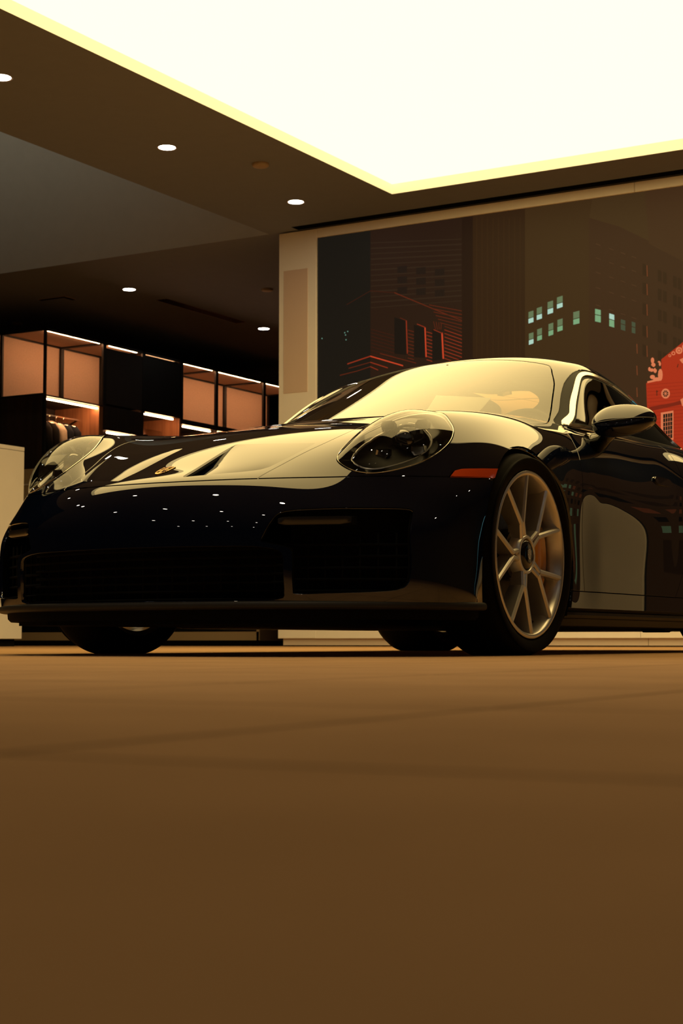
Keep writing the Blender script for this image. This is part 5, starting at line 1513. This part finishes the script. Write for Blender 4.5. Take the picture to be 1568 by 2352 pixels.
def build_shell():
    bm = bmesh.new(); add_box(bm, (RX0 - .3, RY0 - .3, -.2), (RX1 + .3, RY1 + .3, 0)); struct('floor', bm, M_FLOOR)
    # ceiling slab with the openings of the light box, the raised bay and the slot in front of the screen wall
    xs = sorted({RX0 - .3, VX1, PX0, PX1, -8.98, 1.72, RX1 + .3}); ys = sorted({RY0 - .3, VY0, PY0, PY1, 14.20, YW, RY1 + .3})
    bm = bmesh.new()
    for i in range(len(xs) - 1):
        for j in range(len(ys) - 1):
            cx = (xs[i] + xs[i + 1]) / 2; cy = (ys[j] + ys[j + 1]) / 2
            if PX0 < cx < PX1 and PY0 < cy < PY1: continue
            if cx < VX1 and VY0 < cy < VY1: continue
            if -8.98 < cx < 1.72 and 14.20 < cy < YW: continue
            quad(bm, [(xs[i], ys[j], ZC), (xs[i], ys[j + 1], ZC), (xs[i + 1], ys[j + 1], ZC), (xs[i + 1], ys[j], ZC)])
    bmesh.ops.remove_doubles(bm, verts=bm.verts[:], dist=1e-4)
    # raised bay: far upstand grey, unseen faces coloured dark to dim hood reflections
    Z2 = 6.4
    quad(bm, [(VX1, VY0, ZC), (VX1, VY1, ZC), (VX1, VY1, Z2), (VX1, VY0, Z2)], 3)
    quad(bm, [(VX0, VY1, ZC), (VX0, VY1, Z2), (VX1, VY1, Z2), (VX1, VY1, ZC)], 1)
    quad(bm, [(VX0, VY0, ZC), (VX1, VY0, ZC), (VX1, VY0, Z2), (VX0, VY0, Z2)], 3)
    quad(bm, [(VX0, VY0, ZC), (VX0, VY0, Z2), (VX0, VY1, Z2), (VX0, VY1, ZC)], 3)
    quad(bm, [(VX0, VY0, Z2), (VX1, VY0, Z2), (VX1, VY1, Z2), (VX0, VY1, Z2)], 3)
    # slot
    z3 = ZC + .14
    quad(bm, [(-8.98, 14.20, ZC), (1.72, 14.20, ZC), (1.72, 14.20, z3), (-8.98, 14.20, z3)], 2)
    quad(bm, [(-8.98, YW, ZC), (1.72, YW, ZC), (1.72, YW, z3), (-8.98, YW, z3)], 2)
    quad(bm, [(-8.98, 14.20, z3), (1.72, 14.20, z3), (1.72, YW, z3), (-8.98, YW, z3)], 2)
    quad(bm, [(-8.98, 14.20, ZC), (-8.98, YW, ZC), (-8.98, YW, z3), (-8.98, 14.20, z3)], 2)
    quad(bm, [(1.72, 14.20, ZC), (1.72, YW, ZC), (1.72, YW, z3), (1.72, 14.20, z3)], 2)
    o = bm_obj('ceiling', bm, [M_CEIL, M_VOID, M_SLOT, M_DARKWALL]); o['kind'] = 'structure'
    # walls
    for nm, lo, hi, m in (('wall_left', (RX0 - .3, RY0 - .3, 0), (RX0, RY1 + .3, 6.6), M_DARKWALL), ('wall_right', (RX1, RY0 - .3, 0), (RX1 + .3, RY1 + .3, 4.6), M_WALL),
                       ('wall_front', (RX0, RY0 - .3, 0), (RX1, RY0, 4.6), M_DARKWALL), ('wall_back', (RX0, RY1, 0), (RX1, RY1 + .3, 4.6), M_DARKWALL)):
        bm = bmesh.new(); add_box(bm, lo, hi); struct(nm, bm, m)

def build_light_panel():
    root = empty('ceiling_light_panel', (PX0, PY1, ZC))
    tag(root, 'large luminous ceiling panel glowing pale yellow above the car', 'ceiling light')
    ox, oy = PX0, PY1
    h = .095
    bm = bmesh.new()
    w_, l_ = PX1 - PX0, PY1 - PY0
    quad(bm, [(0, -l_, h), (0, 0, h), (w_, 0, h), (w_, -l_, h)])
    bm_obj('light_membrane', bm, M_LIGHTP, root)
    # white reveal added round the opening to give the panel its yellow edge
    bm = bmesh.new()
    lo = [bm.verts.new(p) for p in ((0, -l_, 0), (0, 0, 0), (w_, 0, 0), (w_, -l_, 0))]
    hi = [bm.verts.new(p) for p in ((0, -l_, h), (0, 0, h), (w_, 0, h), (w_, -l_, h))]
    for i in range(4): bm.faces.new((lo[i], lo[(i + 1) % 4], hi[(i + 1) % 4], hi[i]))
    bm_obj('added_reveal', bm, M_REVEAL, root)

def downlight():
    root = empty('downlight', (0, 0, ZC))
    bm = bmesh.new(); add_lathe(bm, [(.070, .0), (.085, -.004), (.085, 0.002), (.070, .002)], 40, 'z', closed=True)
    bm_obj('downlight_ring', bm, M_RING, root, angle=radians(40))
    bm = bmesh.new(); add_lathe(bm, [(0, -.0025), (.0715, -.0025), (.0715, .003)], 40, 'z')
    bm_obj('downlight_lens', bm, M_DOWN, root)
    return root
def copy_tree(o, parent=None):
    c = o.copy(); COL.objects.link(c)
    if parent is not None: c.parent = parent
    for ch in list(o.children): copy_tree(ch, c)
    return c

def build_downlights():
    proto = downlight()
    named = [((-8.415, 9.26), 'round white downlight cut by the upper left picture edge, left of the glowing panel'),
             ((-8.415, 11.33), 'round white downlight in the brown ceiling strip, middle of its row beside the glowing panel'),
             ((-8.415, 13.395), 'round white downlight nearest the top corner of the video wall'),
             ((-12.263, 15.78), 'round white downlight in the low rear ceiling above the short black vent'),
             ((-12.263, 18.715), 'round white downlight in the rear ceiling beside the video wall edge, past the long vent')]
    first = True
    for (x, y), lab in named:
        o = proto if first else copy_tree(proto)
        first = False
        o.location = (x, y, ZC); tag(o, lab, 'downlight', 'recessed ceiling downlights')
    rest = [(-8.415, y) for y in (7.2, 5.14, 3.08)] + [(x, y) for y in (2.6, -.2, -3.2, -6) for x in (-8.4, -6.35, -4.3, -2.25, -.2, 1.85, 3.9)] + [(3.2, y) for y in (5.1, 7.2, 9.3, 11.4, 13.4)]
    for x, y in rest:
        o = copy_tree(proto); o.location = (x, y, ZC)
        tag(o, 'round ceiling downlight seen only as a bright dot mirrored in the dark car paint', 'downlight', 'downlights mirrored in the car')
        if y == 2.6 and -5 < x < 1:
            # spots added under these to brighten the floor in front of the car
            ld = bpy.data.lights.new('floor_fill_spot', 'SPOT'); ld.energy = FLOOR_FILL; ld.color = (1.0, .80, .48)
            ld.spot_size = radians(67); ld.spot_blend = .8; ld.shadow_soft_size = .06
            lo = bpy.data.objects.new('floor_fill_spot', ld); lo.location = (0, 0, -.03); link(lo, o)

def disc(name, x, y, r, h, mat, label, cat):
    bm = bmesh.new(); add_lathe(bm, [(0, -h), (r * .8, -h), (r * .95, -h * .75), (r, -h * .35), (r, 0)], 40, 'z')
    o = bm_obj(name, bm, mat, loc=(x, y, ZC), angle=radians(40)); tag(o, label, cat)
    return o

def build_ceiling_bits():
    md = pmat('detector_plastic', (.33, .25, .17), rough=.6)
    disc('smoke_detector', -7.997, 12.143, .075, .030, md, 'small round ceiling disc between the glowing panel and the downlights', 'smoke detector')
    disc('smoke_detector', -10.832, 16.60, .07, .025, md, 'small round ceiling disc just left of the video wall above the last downlight', 'smoke detector')
    disc('smoke_detector', -14.824, 16.70, .07, .025, md, 'small round ceiling disc above the left end of the black shelving', 'smoke detector')
    # linear air vent: black slots in a thin metal frame
    v = empty('air_vent', (-12.276, 16.44, ZC)); tag(v, 'long narrow black slot vent in the rear ceiling between two downlights', 'air vent')
    bm = bmesh.new()
    L = 1.75
    for x in (-.075, -.025, .025, .069): add_box(bm, (x, 0, -.006), (x + .006, L, .0))
    for y in (0, L - .006): add_box(bm, (-.075, y, -.006), (.075, y + .006, 0))
    bm_obj('vent_frame', bm, pmat('vent_metal', (.20, .10, .06), rough=.35, metal=.8), v)
    bm = bmesh.new(); add_box(bm, (-.072, .004, -.003), (.072, L - .004, -.001)); bm_obj('vent_slots', bm, M_SLOT, v)
    v = empty('air_vent', (-13.58, 15.73, ZC)); tag(v, 'short black ceiling vent above the tall shelving at left', 'air vent')
    bm = bmesh.new(); add_box(bm, (0, -.05, -.010), (.40, .0, 0)); add_box(bm, (.35, .0, -.010), (.40, .16, 0)); bm_obj('vent_slots', bm, M_SLOT, v)
    bm = bmesh.new(); add_box(bm, (-.008, -.058, -.006), (.408, -.05, 0)); add_box(bm, (.40, -.05, -.006), (.408, .16, 0)); bm_obj('vent_frame', bm, M_RING, v)

# ------------------------------------------------------------------ video wall
PAL = dict(base=(27, 24, 19), brick=(43, 27, 18), gap=(37, 22, 14), tower=(50, 31, 16), towerl=(54, 34, 17), sky=(62, 42, 21), sky_haze2=(66, 46, 24), block=(60, 38, 22), block2=(66, 43, 24), band=(51, 36, 24),
           dark=(25, 20, 16), dark2=(50, 32, 18), bwin=(34, 24, 18), red0=(62, 28, 17), red1=(98, 38, 20), red2=(150, 50, 27), red3=(215, 72, 40), teal=(120, 170, 150), lit0=(70, 82, 60), lit1=(105, 125, 88), lit2=(128, 175, 128), lit3=(185, 225, 205),
           edge=(120, 62, 34), edge0=(76, 50, 30), hall=(178, 46, 22), hall2=(150, 34, 17), hall3=(128, 32, 18), stone=(232, 128, 84))  # brown sky tones include the ceiling panel's haze, put into the emission
def lin(c): return tuple(((v / 255) / 12.92 if v / 255 < .04045 else ((v / 255 + .055) / 1.055) ** 2.4) for v in c)
def build_video_wall():
    root = empty('video_wall', (-4, YW, 0)); tag(root, 'huge video wall in a white frame showing a city street at night', 'video wall')
    X0, X1 = -9.214, 2.6
    SX0, SX1, SZ0, SZ1 = -8.765, .80, .164, 4.143
    def part(name, boxes, mat, bevel=.004):
        bm = bmesh.new()
        for lo, hi in boxes: add_box(bm, (lo[0] + 4, lo[1] - YW, lo[2]), (hi[0] + 4, hi[1] - YW, hi[2]), bevel)
        return bm_obj(name, bm, mat, root, angle=radians(30))
    D = .30
    TOP = 4.234
    part('frame_post', [((X0, YW, .078), (SX0, YW + D, TOP))], M_WHITE)
    part('frame_post', [((SX1, YW, .078), (X1, YW + D, TOP))], M_WHITE)
    jx = [SX0, -5.36, -2.1, SX1]
    part('frame_head', [((jx[i] + .002, YW, SZ1), (jx[i + 1] - .002, YW + D, TOP)) for i in range(3)], M_WHITE, .002)
    part('frame_sill', [((jx[i] + .002, YW, .078), (jx[i + 1] - .002, YW + D, SZ0)) for i in range(3)], M_WHITE, .002)
    part('plinth', [((X0 + .045, YW + .03, .010), (-5.30, YW + D, .077)), ((-5.295, YW + .03, .010), (X1 - .04, YW + D, .077))], M_BASE, .001)
    part('shadow_gap', [((X0 + .05, YW + .04, 0), (X1 - .05, YW + D, .0105))], M_SLOT, 0)
    for (a, b) in ((-9.155, -8.865), (SX1 + .16, SX1 + .52)):
        o = part('speaker_grille', [((a, YW - .004, 2.570), (b, YW + .01, 3.838))], M_GRILLE, .002); o['label'] = 'tall grey speaker cloth panel'
    # screen: black glass bed and the picture it shows
    part('screen_bed', [((SX0 + .001, YW + .025, SZ0), (SX1 - .001, YW + .09, SZ1))], M_BGLASS, 0)
    def pic_mat(k, c):
        m, nt, b = new_mat('picture_' + k)
        b.inputs['Base Color'].default_value = (.006, .005, .004, 1); b.inputs['Roughness'].default_value = .45; b.inputs['Specular IOR Level'].default_value = .1
        b.inputs['Emission Color'].default_value = (*lin(c), 1); b.inputs['Emission Strength'].default_value = .84
        return m
    keys = list(PAL); mats = [pic_mat(k, PAL[k]) for k in keys]
    bm = bmesh.new(); quad(bm, [(SX0 + 4.001, .0245, SZ0 + .001), (SX1 + 3.999, .0245, SZ0 + .001), (SX1 + 3.999, .0245, SZ1 - .001), (SX0 + 4.001, .0245, SZ1 - .001)], 0)
    y = .0243
    for k, pts in PICTURE:
        y -= .00002
        P = [(min(max(px, SX0 + .002), SX1 - .002), min(max(pz, SZ0 + .002), SZ1 - .002)) for px, pz in pts]
        try: quad(bm, [(px + 4, y, pz) for px, pz in P], keys.index(k))
        except ValueError: pass
    # rest of the street to the right, plain blocks with lit windows
    rnd = random.Random(5)
    for (a, b, h, k) in ((-4.25, -3.0, 2.05, 'hall'), (-3.0, -1.9, 3.3, 'block'), (-1.9, -.7, 2.5, 'tower'), (-.7, .78, 3.6, 'block2')):
        y -= .00002; quad(bm, [(a + 4, y, SZ0 + .01), (b + 4, y, SZ0 + .01), (b + 4, y, h), (a + 4, y, h)], keys.index(k))
        for i in range(5):
            for j in range(6):
                z = .6 + j * .42; x = a + .1 + i * (b - a - .15) / 5
                if z + .25 < h:
                    y -= .000002; quad(bm, [(x + 4, y, z), (x + 4.14, y, z), (x + 4.14, y, z + .24), (x + 4, y, z + .24)], keys.index(rnd.choice(['dark2', 'dark2', 'dark', 'lit1', 'stone'] if k == 'hall' else ['dark2', 'dark2', 'dark', 'lit1', 'edge'])))
    o = mesh_from_bm_keep('screen_picture', bm, mats, root)
    o['label'] = 'lit picture of dark city buildings and a red brick hall'
def mesh_from_bm_keep(name, bm, mats, parent):
    me = bpy.data.meshes.new(name); bm.normal_update(); bm.to_mesh(me); bm.free()
    for m in mats: me.materials.append(m)
    o = bpy.data.objects.new(name, me); return link(o, parent)

# ------------------------------------------------------------------ lit shelving at the rear left
XS = -13.32
def build_shelving():
    T = .030
    ZT, ZM = 3.845, 3.03
    D = .72
    mods = [(15.513, 16.655, 'open'), (16.655, 17.47, 'door'), (17.47, 18.318, 'black'), (18.318, 19.148, 'open2'), (19.148, 20.36, 'open2'), (20.36, 21.55, 'open2')]
    labs = ['tall black shelving bay with clothes rail, at the left end of the wall unit', 'dark wood shelving bay with closed upper door, right of the clothes bay',
            'tall black panelled bay above the red model car', 'lit peach shelving bay just right of the black panelled bay', 'lit peach shelving bay in the middle of the right-hand group', 'lit peach shelving bay partly hidden by the video wall edge']
    for (y0, y1, kind), lab in zip(mods, labs):
        root = empty('shelving_bay', (XS, y0, 0)); tag(root, lab, 'shelving', 'wall shelving bays')
        L = y1 - y0
        def part(name, boxes, mat, bevel=0):
            bm = bmesh.new()
            for lo, hi in boxes: add_box(bm, lo, hi, bevel)
            return bm_obj(name, bm, mat, root, angle=radians(30) if bevel else None)
        # metal frame: posts, beams
        fr = []
        for yy in (0, L - T):
            for xx in (-T, -D):
                fr.append(((xx, yy, ZM), (xx + T, yy + T, ZT)))
            fr.append(((-D, yy, ZT - T), (0, yy + T, ZT)))
        for xx in (-T, -D):
            fr.append(((xx, 0, ZT - T), (xx + T, L, ZT)))
        part('shelf_frame', fr, M_BLKMETAL)
        part('top_board', [((-D + T, T, ZT - .012), (-T, L - T, ZT - .002))], M_FABRIC)
        if kind in ('open', 'open2'):
            part('back_panel', [((-D - .012, .0, ZM + .02), (-D - .002, L, ZT - .02))], M_FABRIC)
            part('light_strip', [((-T - .022, .055, ZT - .027), (-T - .011, L - .055, ZT - .018))], M_LED)
        elif kind == 'door':
            part('cupboard_door', [((-.016, T + .01, ZM + .03), (-.002, L - .012, ZT - .075))], pmat('dark_grey_door', (.020, .014, .012), rough=.6))
            part('back_panel', [((-D - .012, .0, ZM + .02), (-D - .002, L, ZT - .02))], M_FABRIC)
            part('light_strip', [((-T - .022, .14, ZT - .030), (-T - .006, L - .10, ZT - .016))], M_LED)
        else:
            part('front_panel', [((-.022, T + .005, ZM + .035), (-.004, L - T - .004, ZT - .05))], M_BLKMETAL)
            part('light_strip', [((-T - .022, .10, ZT - .026), (-T - .012, L - .12, ZT - .018))], emat('dim_light_strip', LED, 6))
            # rows of faint raised lettering blocks are unreadable in the distance
        # body below
        if kind == 'open':
            nz0, nz1 = 2.13, ZM - .02
            part('carcass', [((-D, 0, 0), (0, L, nz0)), ((-D - .02, 0, nz0), (-D, L, ZM)), ((-D, 0, nz1), (0, L, ZM)), ((-D, 0, nz0), (-.0, .02, nz1))], M_DWOOD)
            part('side_board', [((-D, L - .10, nz0), (-.005, L - .02, nz1))], M_OWOOD)
            part('corner_post', [((-.03, -.004, 0), (.004, .03, ZM))], M_BLKMETAL)
            part('end_board', [((-D, -.018, 0), (-.034, -.001, ZM - .01))], M_DWOOD)
            part('end_rail', [((-D, -.020, ZM - .01), (0, .0, ZM + .015))], M_BLKMETAL)
            part('light_strip', [((-.045, .03, nz1 - .034), (-.028, L - .10, nz1 - .018))], M_LED)
            part('clothes_rail', [((-.36, .02, 2.845), (-.34, L - .10, 2.862))], M_CHROME)
        elif kind == 'door':
            nz0, nz1 = 2.1, 2.72
            part('carcass', [((-D, 0, 0), (0, L, nz0)), ((-D - .02, 0, nz0), (-D, L, ZM)), ((-D, 0, nz1), (0, L, ZM))], M_DWOOD)
            part('light_strip', [((-.045, .10, nz1 - .03), (-.028, L - .14, nz1 - .014))], M_LED)
        elif kind == 'black':
            nz0, nz1 = 2.66, ZM + .02
            part('carcass', [((-D, 0, 0), (0, L, nz0)), ((-D - .02, 0, nz0), (-D, L, ZM + .05)), ((-D, 0, nz1), (0, L, ZM + .05))], M_DWOOD)
            part('side_board', [((-D, L - .05, nz0), (-.005, L - .01, nz1))], M_OWOOD)
            part('light_strip', [((-.045, .07, nz1 - .03), (-.028, L - .16, nz1 - .014))], M_LED)
        else:
            nz0, nz1 = 2.1, 2.98
            part('carcass', [((-D, 0, 0), (0, L, nz0)), ((-D - .02, 0, nz0), (-D, L, ZM)), ((-D, 0, nz1), (0, L, ZM + .02)), ((-D, L - .03, nz0), (0, L, nz1))], M_DWOOD)
            part('light_strip', [((-.045, .07, nz1 - .03), (-.028, L - .12, nz1 - .014))], M_LED)
    # front end return of the shelving (faces the camera)
    root = empty('end_panel', (XS, 15.513, 0)); tag(root, 'wide end bay of the shelving with peach panel over dark wood, left of the clothes', 'shelving')
    def part(name, boxes, mat):
        bm = bmesh.new()
        for lo, hi in boxes: add_box(bm, lo, hi)
        return bm_obj(name, bm, mat, root)
    W = 1.9
    part('shelf_frame', [((-W, -.001, ZT - T), (-.724, T, ZT)), ((-W, -.001, 3.03), (-W + T, T, ZT)), ((-W, -.002, 3.02), (-.724, T, 3.045))], M_BLKMETAL)
    part('back_panel', [((-W, .72, 3.0), (-.75, .74, ZT - .02)), ((-.75, .1, 3.05), (-.74, .72, ZT - .03))], M_FABRIC)
    part('top_board', [((-W, .03, ZT - .012), (-.724, .72, ZT - .002))], M_FABRIC)
    part('light_strip', [((-W + .05, .035, ZT - .03), (-.80, .05, ZT - .016))], M_LED)
    part('wood_end', [((-W, .0, 0), (-.724, .7, 3.02))], M_DWOOD)

def garment(name, y, col, hw, drop, label, rough=.85, sleeve=True, x0=-13.665, bag=None, rz=0.0):
    root = empty(name, (x0, y, 2.835), rz); tag(root, label, 'jacket' if 'jacket' in name else 'shirt', 'clothes on the rail')
    m = bpy.data.materials.get(col[0]) or pmat(col[0], col[1], rough=rough, spec=.15, noise=.15, nscale=20)
    bm = bmesh.new()
    # hanger hook and shoulder bar
    add_tube(bm, [(.0, 0, -.055), (0, 0, -.01), (.012, 0, .012), (.0, 0, .026), (-.012, 0, .014)], .003, 6)
    add_tube(bm, [(-hw * .9, 0, -.115), (0, 0, -.055), (hw * .9, 0, -.115)], .006, 6)
    bm_obj('hanger', bm, M_CHROME, root, smooth=True)
    bm = bmesh.new(); secs = []
    n = 20
    for z, w, t, cx in ((-.058, .055, .028, 0), (-.068, .075, .032, 0), (-.092, hw * .62, .036, 0), (-.120, hw * .92, .039, 0), (-.150, hw, .041, 0), (-.25, hw * .93, .044, 0), (-.45, hw * .90, .046, 0), (-drop + .05, hw * .95, .047, 0), (-drop, hw * .95, .045, 0)):
        ring = []
        for k in range(n):
            a = 2 * pi * k / n
            ring.append(bm.verts.new((cx + w * (abs(cos(a)) ** .8) * (1 if cos(a) > 0 else -1), t * sin(a) + .006 * sin(9 * a) * (1 if z < -.2 else 0), z)))
        secs.append(ring)
    for i in range(len(secs) - 1):
        for k in range(n): bm.faces.new((secs[i][k], secs[i][(k + 1) % n], secs[i + 1][(k + 1) % n], secs[i + 1][k]))
    bm.faces.new(secs[-1])
    bm_obj('garment_body', bm, m, root, smooth=True)
    if sleeve:
        for s in (1, -1):
            bm = bmesh.new()
            add_tube(bm, [(s * hw * .80, 0, -.135), (s * hw * 1.02, 0, -.20), (s * hw * 1.08, .004, -.36), (s * hw * 1.06, .008, -.56)], [.044, .048, .044, .034], 12)
            bm_obj('sleeve', bm, m, root, smooth=True)
    return root

def build_bay_fill():  # made-up lamp, brightens the far face of the raised bay
    root = empty('bay_fill_light', (VX1 - 3.1, 12.6, 6.38)); tag(root, 'added linear fill light, out of sight in the raised ceiling bay', 'fill light')
    bm = bmesh.new(); add_box(bm, (-3.0, 0, -.08), (3.0, .06, 0)); bm_obj('fill_housing', bm, M_WHITE, root)
    bm = bmesh.new(); add_box(bm, (-2.95, .061, -.075), (2.95, .066, -.005)); bm_obj('fill_diffuser', bm, emat('fill_glow', (1.0, .90, .62), 9), root)

def build_clothes():
    BL = ('black_cloth', (.010, .008, .007)); NV = ('navy_cloth', (.012, .016, .022)); CR = ('cream_cloth', (.62, .50, .36))
    garment('hanging_jacket', 15.62, BL, .20, .74, 'black jacket on the rail, nearest the corner post')
    garment('hanging_jacket', 15.74, BL, .21, .74, 'black jacket on the rail, second from the corner post')
    garment('hanging_jacket', 15.86, BL, .22, .74, 'black jacket on the rail right in front of the cream one')
    garment('hanging_jacket', 16.00, CR, .225, .74, 'cream jacket hanging between black and navy jackets')
    garment('hanging_jacket', 16.13, NV, .225, .74, 'navy jacket hanging just behind the cream one')
    garment('hanging_jacket', 16.27, NV, .23, .74, 'navy jacket hanging nearest the orange wood side')

def build_model_car():
    cs = empty('display_case', (XS - .30, 17.83, 2.66)); tag(cs, 'clear display case on the niche shelf holding the red model car', 'display case')
    bm = bmesh.new(); add_box(bm, (-.15, -.27, 0), (.15, .27, .022), .003); bm_obj('case_base', bm, M_BLKMETAL, cs, angle=radians(30))
    bm = bmesh.new(); add_box(bm, (-.14, -.26, .0225), (.14, .26, .20)); bm_obj('case_cover', bm, M_LENS, cs)
    mc = empty('model_car', (XS - .30, 17.83, 2.6825)); tag(mc, 'small red model car inside the clear case', 'model car')
    red = pmat('red_model_paint', (.65, .035, .012), rough=.2, coat=1)
    bm = bmesh.new(); secs = []
    for y, zt, w, zs in ((-.215, .045, .062, .02), (-.19, .062, .078, .018), (-.12, .072, .086, .018), (-.06, .078, .087, .018), (.0, .080, .088, .018), (.08, .082, .089, .018), (.15, .082, .088, .02), (.20, .070, .078, .022), (.215, .050, .068, .03)):
        pr = [(-w, zs), (-w * 1.02, zt * .6), (-w * .86, zt * .95), (-w * .4, zt), (w * .4, zt), (w * .86, zt * .95), (w * 1.02, zt * .6), (w, zs)]
        secs.append([bm.verts.new((a, y, b)) for a, b in pr])
    for i in range(len(secs) - 1):
        for k in range(8): bm.faces.new((secs[i][k], secs[i][(k + 1) % 8], secs[i + 1][(k + 1) % 8], secs[i + 1][k]))
    bm.faces.new(secs[0]); bm.faces.new(secs[-1])
    bm_obj('model_body', bm, red, mc, smooth=True)
    bm = bmesh.new(); secs = []
    for y, zt, w in ((-.09, .078, .070), (-.03, .116, .058), (.04, .120, .058), (.14, .082, .066)):
        secs.append([bm.verts.new(p) for p in ((-w * 1.1, y, .076), (-w, y, zt), (w, y, zt), (w * 1.1, y, .076))])
    for i in range(3):
        for k in range(4): bm.faces.new((secs[i][k], secs[i][(k + 1) % 4], secs[i + 1][(k + 1) % 4], secs[i + 1][k]))
    bm_obj('model_cabin', bm, M_GLOSSB, mc, angle=radians(40))
    for y in (-.135, .135):
        for s in (1, -1):
            bm = bmesh.new(); add_lathe(bm, [(0, -.012), (.024, -.012), (.027, -.008), (.027, .008), (.024, .012), (0, .012)], 20, 'x', org=(s * .080, y, .027)); bm_obj('model_wheel', bm, M_GLOSSB, mc, angle=radians(40))

def build_partitions():
    # white stand at the left edge
    root = empty('display_stand', (-11.016, 12.54, 0)); tag(root, 'tall off-white display stand at the left edge of the picture', 'display stand')
    bm = bmesh.new(); add_box(bm, (-.9, -2.2, .072), (0, 0, 1.905), .004); bm_obj('stand_body', bm, M_WHITE, root, angle=radians(30))
    bm = bmesh.new(); add_box(bm, (-.9, -2.2, 1.909), (0, -.0, 1.948), .003); bm_obj('stand_top', bm, M_WHITE, root, angle=radians(30))
    bm = bmesh.new(); add_box(bm, (-.86, -2.15, 0), (-.05, -.05, .072)); add_box(bm, (-.89, -2.19, 1.904), (-.006, -.006, 1.91)); bm_obj('stand_plinth', bm, M_SLOT, root)
    # low dark glass partition behind the car
    root = empty('display_partition', (-9.812, 14.90, 0)); tag(root, 'low partition with beige rim and dark glass, seen under and left of the car', 'partition')
    m = pmat('beige_rim', (.34, .25, .15), rough=.6)
    bm = bmesh.new()
    W = 3.6
    add_box(bm, (-W, 0, .060), (-.001, .5, .152)); add_box(bm, (-W, 0, 1.55), (-.001, .5, 2.05)); add_box(bm, (-.03, 0, .06), (0, .02, 2.05)); add_box(bm, (-W, 0, .06), (-W + .03, .5, 2.05))
    bm_obj('partition_rim', bm, m, root)
    bm = bmesh.new(); add_box(bm, (-W + .03, .012, .152), (-.03, .06, 1.55)); bm_obj('partition_glass', bm, M_BGLASS, root)
    bm = bmesh.new(); add_box(bm, (-.02, .02, .055), (.0, 1.25, 2.05)); bm_obj('partition_side', bm, pmat('brown_side', (.075, .045, .03), rough=.7), root)
    bm = bmesh.new(); add_box(bm, (-W, .04, 0), (-.02, 1.2, .060)); bm_obj('partition_plinth', bm, M_SLOT, root)
    bm = bmesh.new(); add_box(bm, (-W, -.012, 1.86), (-.9, .0, 1.875)); bm_obj('partition_ledge', bm, M_BASE, root)

def build_right_side():
    """what stands right of the frame and shows only in the door: dark glazing with cool light"""
    root = empty('glazed_entrance', (2.9, 17.5, 0)); tag(root, 'dark glazed entrance with cool blue light, mirrored in the car door', 'entrance')
    bm = bmesh.new()
    for x in (0, 1.3, 2.6, 3.9): add_box(bm, (x, 0, 0), (x + .06, .1, 3.2))
    for z in (0, 2.3, 3.14): add_box(bm, (0, 0, z), (3.96, .1, z + .06))
    bm_obj('entrance_frame', bm, M_BLKMETAL, root)
    bm = bmesh.new(); add_box(bm, (0, .04, .06), (3.9, .06, 3.14)); bm_obj('entrance_glass', bm, M_BGLASS, root)
    bm = bmesh.new(); add_box(bm, (.3, -.05, 2.36), (3.7, -.02, 2.40)); add_box(bm, (1.25, -.05, .06), (1.29, -.02, 2.3)); add_box(bm, (3.8, -.05, .06), (3.84, -.02, 2.3))
    bm_obj('light_strip', bm, emat('cool_light', (.22, .62, .72), 3), root)

def build_room():
    build_shell(); build_light_panel(); build_downlights(); build_ceiling_bits(); build_video_wall(); build_shelving(); build_bay_fill(); build_clothes(); build_model_car(); build_partitions(); build_right_side()
# ------------------------------------------------------------------ assemble
CARO = build_car()
build_room()
# sheet of paper tucked up behind the windscreen glass
PC = [Vector(p) for p in ((.198, .704, 1.010), (.401, .777, .994), (.432, .589, .907), (.270, .480, .914))]
bm = bmesh.new(); top = []; bot = []
for a in range(9):
    for b in range(7):
        u, v_ = a / 8, b / 6
        p_ = PC[0] * (1 - u) * (1 - v_) + PC[1] * u * (1 - v_) + PC[2] * u * v_ + PC[3] * (1 - u) * v_
        top.append(bm.verts.new(p_)); bot.append(bm.verts.new(p_ - Vector((.1, -.15, .4)).normalized() * .0012))
for a in range(8):
    for b in range(6):
        i0, i1, i2, i3 = a * 7 + b, (a + 1) * 7 + b, (a + 1) * 7 + b + 1, a * 7 + b + 1
        bm.faces.new((top[i0], top[i1], top[i2], top[i3])); bm.faces.new((bot[i0], bot[i3], bot[i2], bot[i1]))
rim_ = [a * 7 for a in range(9)] + [8 * 7 + b for b in range(1, 7)] + [a * 7 + 6 for a in range(7, -1, -1)] + [b for b in range(5, 0, -1)]
for k in range(len(rim_)):
    a, b = rim_[k], rim_[(k + 1) % len(rim_)]
    bm.faces.new((top[a], bot[a], bot[b], top[b]))
pp = bm_obj('paper_sheet', bm, M_PAPERC, smooth=False, loc=CAR)
tag(pp, 'white sheet of paper showing through the car windscreen', 'paper')
w = bpy.data.worlds.new('world'); SC.world = w; w.use_nodes = True
w.node_tree.nodes['Background'].inputs[0].default_value = (0, 0, 0, 1)
w.node_tree.nodes['Background'].inputs[1].default_value = 0.0
SC.view_settings.view_transform = 'Standard'
SC.view_settings.look = 'None'
SC.view_settings.gamma = 1.0
SC.view_settings.exposure = 0.0
SC.view_settings.use_curve_mapping = False
SC.cycles.max_bounces = 10
SC.cycles.diffuse_bounces = 6
SC.cycles.glossy_bounces = 6
SC.cycles.transparent_max_bounces = 12
SC.cycles.sample_clamp_indirect = 6.0
SC.cycles.caustics_reflective = False
SC.cycles.caustics_refractive = False
SC.cycles.use_denoising = True
CAM.data.dof.use_dof = True
CAM.data.dof.focus_distance = 5.5
CAM.data.dof.aperture_fstop = 11.0
